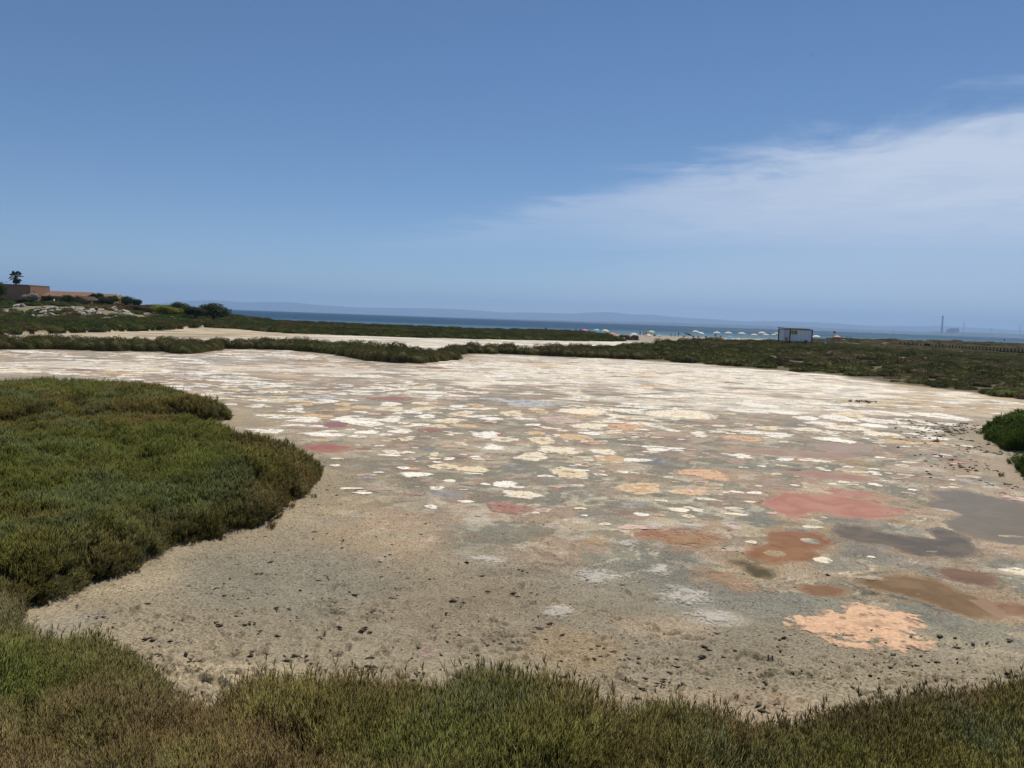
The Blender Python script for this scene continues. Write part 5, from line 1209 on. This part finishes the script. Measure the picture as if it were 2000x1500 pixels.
def fence():
    tops = [(1758,668.5),(1817,673),(1845,674.3),(1877,676),(1919,678.5),(1960,680.6),(1997,682.5),(2060,686)]; X = np.array([p[0] for p in tops]); Yt = np.array([p[1] for p in tops])
    root = link('boardwalk_fence', None, None, (0, 0, 0)); tag(root, 'long dark wooden post fence along the boardwalk at right', 'fence')
    px = 1758.; pts = []
    while px < 2060:
        D = float(np.interp(px, [1758, 2000, 2060], [238, 172, 162])); p = at(px, float(np.interp(px, X, Yt)), D); pts.append(p); px += float(np.interp(px, [1758, 1850, 2000], [8.5, 6.4, 7.2]))
    post = MB().box(-.10, .10, -.10, .10, -1.7, .12).mesh('post', M_WOOD)
    r = random.Random(3)
    for p in pts: o = link('post', post, root, p+Vector((0, 0, r.uniform(-.05, .05)))); o.rotation_euler = (r.uniform(-.03, .03), r.uniform(-.04, .04), r.uniform(0, 1))
    for a, b in zip(pts[:-1], pts[1:]):
        z = Vector((0, 0, -.74)); d = (b-a).normalized(); n = d.cross(Vector((0, 0, 1))).normalized()*.05
        MB().slab([a+z-n*14, b+z-n*14, b+z+n, a+z+n], .22).build('deck_board', M_WOOD, root)
    for a, b in zip(pts[:-1:2], pts[2::2]): MB().tube([a+Vector((0, 0, -.25)), b+Vector((0, 0, -.25))], .03, 5).build('rope', M_WOOD, root)
    c = at(1811, 677, 205); o = link('notice_board', None, None, (c.x, 205, gz(c.x, 205))); h = at(1811, 671, 205).z-o.location.z; tag(o, 'dark notice board standing beside the fence', 'sign')
    MB().box(-.75, .75, -.04, .04, h-.65, h).build('panel', M_WOOD, o)
    for x in (-.7, .7): MB().box(x-.05, x+.05, .042, .13, -.2, h).build('post', M_WOOD, o)
fence()

# ------------------------------------------------------------------ industry and turbines across the bay
M_CONC = plain('concrete', (.26, .24, .23), .85, .15, .02)
def far_things():
    c = at(1839, 651, 10400); zt = at(1840.5, 617, 10400).z; o = link('power_station_chimney', None, None, (c.x, c.y, 0)); tag(o, 'tall tapering chimney across the bay', 'chimney')
    MB().tube([(0, 0, -2), (0, 0, zt*.5), (0, 0, zt*.92)], [15, 12, 10.5], 16).build('stack', M_CONC, o); MB().tube([(0, 0, zt*.92), (0, 0, zt)], [11.5, 11.5], 16).build('top_ring', plain('red_band', (.22, .10, .09), .8, .1, .05), o)
    b = at(1853, 651, 10300); e = at(1872.5, 651, 10300); t1 = at(1862, 641.2, 10300).z; t0 = at(1855, 642.8, 10300).z; o = link('power_station', None, None, (b.x, b.y, 0)); tag(o, 'blocky power station building beside the tall chimney', 'building')
    w = e.x-b.x; MB().box(0, w*.36, 0, 60, -2, t0).build('low_hall', M_CONC, o); MB().box(w*.36+.5, w, -5, 70, -2, t1).build('boiler_house', M_CONC, o); MB().box(w*.5, w*.75, -12, -5.5, -2, t1*.6).build('annex', M_GREYM, o)
    for i in range(3): MB().tube([(w*(.15+.1*i)-w*.7, -40, -2), (w*(.15+.1*i)-w*.7, -40, 16)], [14, 14], 14).build('tank', M_WHITE, o)
    # low buildings and cranes on the flat coast
    r = random.Random(8)
    for i, (px, wd, ht) in enumerate([(1815,8,3.2),(1826,4,2.5),(1745,5,2),(1700,6,1.6),(1767,3,3),(1560,4,2),(1575,3,3),(1490,7,2),(1478,3,3),(1608,3,3.5),(1380,4,2),(1350,3,1.6)]):
        yb = 624+.036*(px-1000)-.3; a = at(px, yb, 10900); q = at(px+wd, yb, 10900); o = link('harbour_shed', None, None, (a.x, a.y, 0)); h = ht*10900/F; w = q.x-a.x
        tag(o, 'low grey harbour building on the far coast', 'building', 'harbour buildings on the far coast'); MB().box(0, w, 0, 30, -2, h*.75).build('hall', M_CONC, o); MB().add([(0, 0, h*.75), (w, 0, h*.75), (w, 30, h*.75), (0, 30, h*.75), (0, 15, h), (w, 15, h)], [(0, 1, 5, 4), (2, 3, 4, 5), (0, 4, 3), (1, 2, 5)]).build('roof', M_GREYM, o)
    for px, s, lab in ((1313, 1.0, 'slender harbour crane with raised jib on the far coast'), (1329, .55, 'smaller harbour crane right of the tall one')):
        a = at(px, 635, 9000); h = 9*9000/F*s; o = link('harbour_crane', None, None, (a.x, a.y, 0)); tag(o, lab, 'crane')
        for x in (-6, 6): MB().tube([(x*s, 0, -2), (x*.4*s, 0, h*.55)], 1.6, 6).build('leg', M_GREYM, o)
        MB().box(-7*s, 7*s, -4, 4, h*.5, h*.6).build('cabin', M_GREYM, o); MB().tube([(0, 0, h*.55), (12*s, 0, h)], 1.3, 6).build('jib', M_GREYM, o)
    for i, (px, hy, D, rl, a0) in enumerate([(1882.5, 632.5, 9500, 9.0, 1.5), (1937, 642, 12500, 6.5, .6), (1992.5, 636.5, 9500, 9.0, 1.05), (1958, 648, 16000, 3.5, .2), (1966, 648.5, 16000, 3.5, 1.7), (1946, 647.5, 16000, 3.5, 1.1), (1979, 649, 16000, 3.5, .9), (1927, 647, 16000, 3.2, .4), (2006, 642, 9800, 7, 2.2)]):
        c = at(px, hy, D); s = D/F; o = link('wind_turbine', None, None, (c.x, c.y, 0)); hz = c.z; L_ = rl*s; k = D/9500
        tag(o, ['wind turbine nearest the power station', 'small wind turbine left of the far group', 'large wind turbine at the right edge'][i] if i < 3 else 'tiny distant wind turbine on the horizon', 'wind turbine', 'wind turbines')
        MB().tube([(0, 0, -2), (0, 0, hz)], [4.2*k, 2.6*k], 10).build('tower', M_WHITE, o); MB().box(-2.5*k, 2.5*k, -8*k, 5*k, hz-2*k, hz+3*k).build('nacelle', M_WHITE, o)
        for j in range(3):
            t = a0+j*2.0944; d = Vector((math.cos(t), 0, math.sin(t))); n = Vector((-math.sin(t), 0, math.cos(t))); p = Vector((0, -9*k, hz))
            MB().slab([p-n*1.5*k, p+d*L_*.25-n*2.6*k, p+d*L_, p+d*L_*.25+n*2.0*k, p+n*1.5*k], .8*k).build('blade', M_WHITE, o)
    c = at(1962, 664, 800); o = link('sea_marker', None, None, (c.x, 800, -.12)); tag(o, 'dark marker post standing in the shallow sea at right', 'marker'); MB().tube([(0, 0, -.5), (0, 0, 1.6)], [.5, .35], 8).build('float', M_DARK, o); MB().tube([(0, 0, 1.5), (0, 0, 2.6)], [.08, .08], 6).tube([(0, 0, 2.4), (0, 0, 3.0)], [.45, .05], 8).build('topmark', M_DARK, o)
far_things()
def bird(px, py, Y, span, rz, bank, label):
    c = at(px, py, Y); mb = MB()
    mb.tube([(0, -.45, 0), (0, -.3, 0), (0, 0, .02), (0, .25, 0), (0, .42, .02)], [.02, .07, .1, .07, .02], 7)
    for s in (-1, 1): mb.add([(s*.06, -.14, .04), (s*.06, .14, .04), (s*.5, .16, .20), (s*1.0, -.08, .10), (s*.5, -.06, .19)], [(0, 1, 2, 4), (4, 2, 3)])
    mb.add([(-.05, -.4, 0), (.05, -.4, 0), (.12, -.62, 0), (-.12, -.62, 0)], [(0, 1, 2, 3)])
    o = mb.build('bird', plain('bird_feathers', (.05, .045, .04), .8, .1, 6), None, c); o.scale = (span/2,)*3; o.rotation_euler = (0, bank, rz); tag(o, label, 'bird')
bird(1587, 107, 160, .55, 1.2, .4, 'tiny dark bird high in the open sky'); bird(577, 620.5, 190, .8, 1.0, .7, 'dark bird flying low over the sea at left'); bird(574.5, 623, 192, .5, .3, .2, 'smaller bird just below the other over the sea')

# ------------------------------------------------------------------ haze over the bay
hz = MB().box(-36000, 36000, -700, 33000, -3.5, 760).build('haze', None); hz['kind'] = 'stuff'; hz['label'] = 'thin blue summer haze over the bay'
hm = bpy.data.materials.new('haze_air'); hm.use_nodes = True; _nt = hm.node_tree; _nt.nodes.clear()
_o = _nt.nodes.new('ShaderNodeOutputMaterial'); _v = _nt.nodes.new('ShaderNodeVolumePrincipled'); _v.inputs['Color'].default_value = (.42, .62, .92, 1); _v.inputs['Density'].default_value = 7.2e-5; _v.inputs['Anisotropy'].default_value = .2
_nt.links.new(_v.outputs[0], _o.inputs['Volume']); hz.data.materials.append(hm); hz.display_type = 'WIRE'
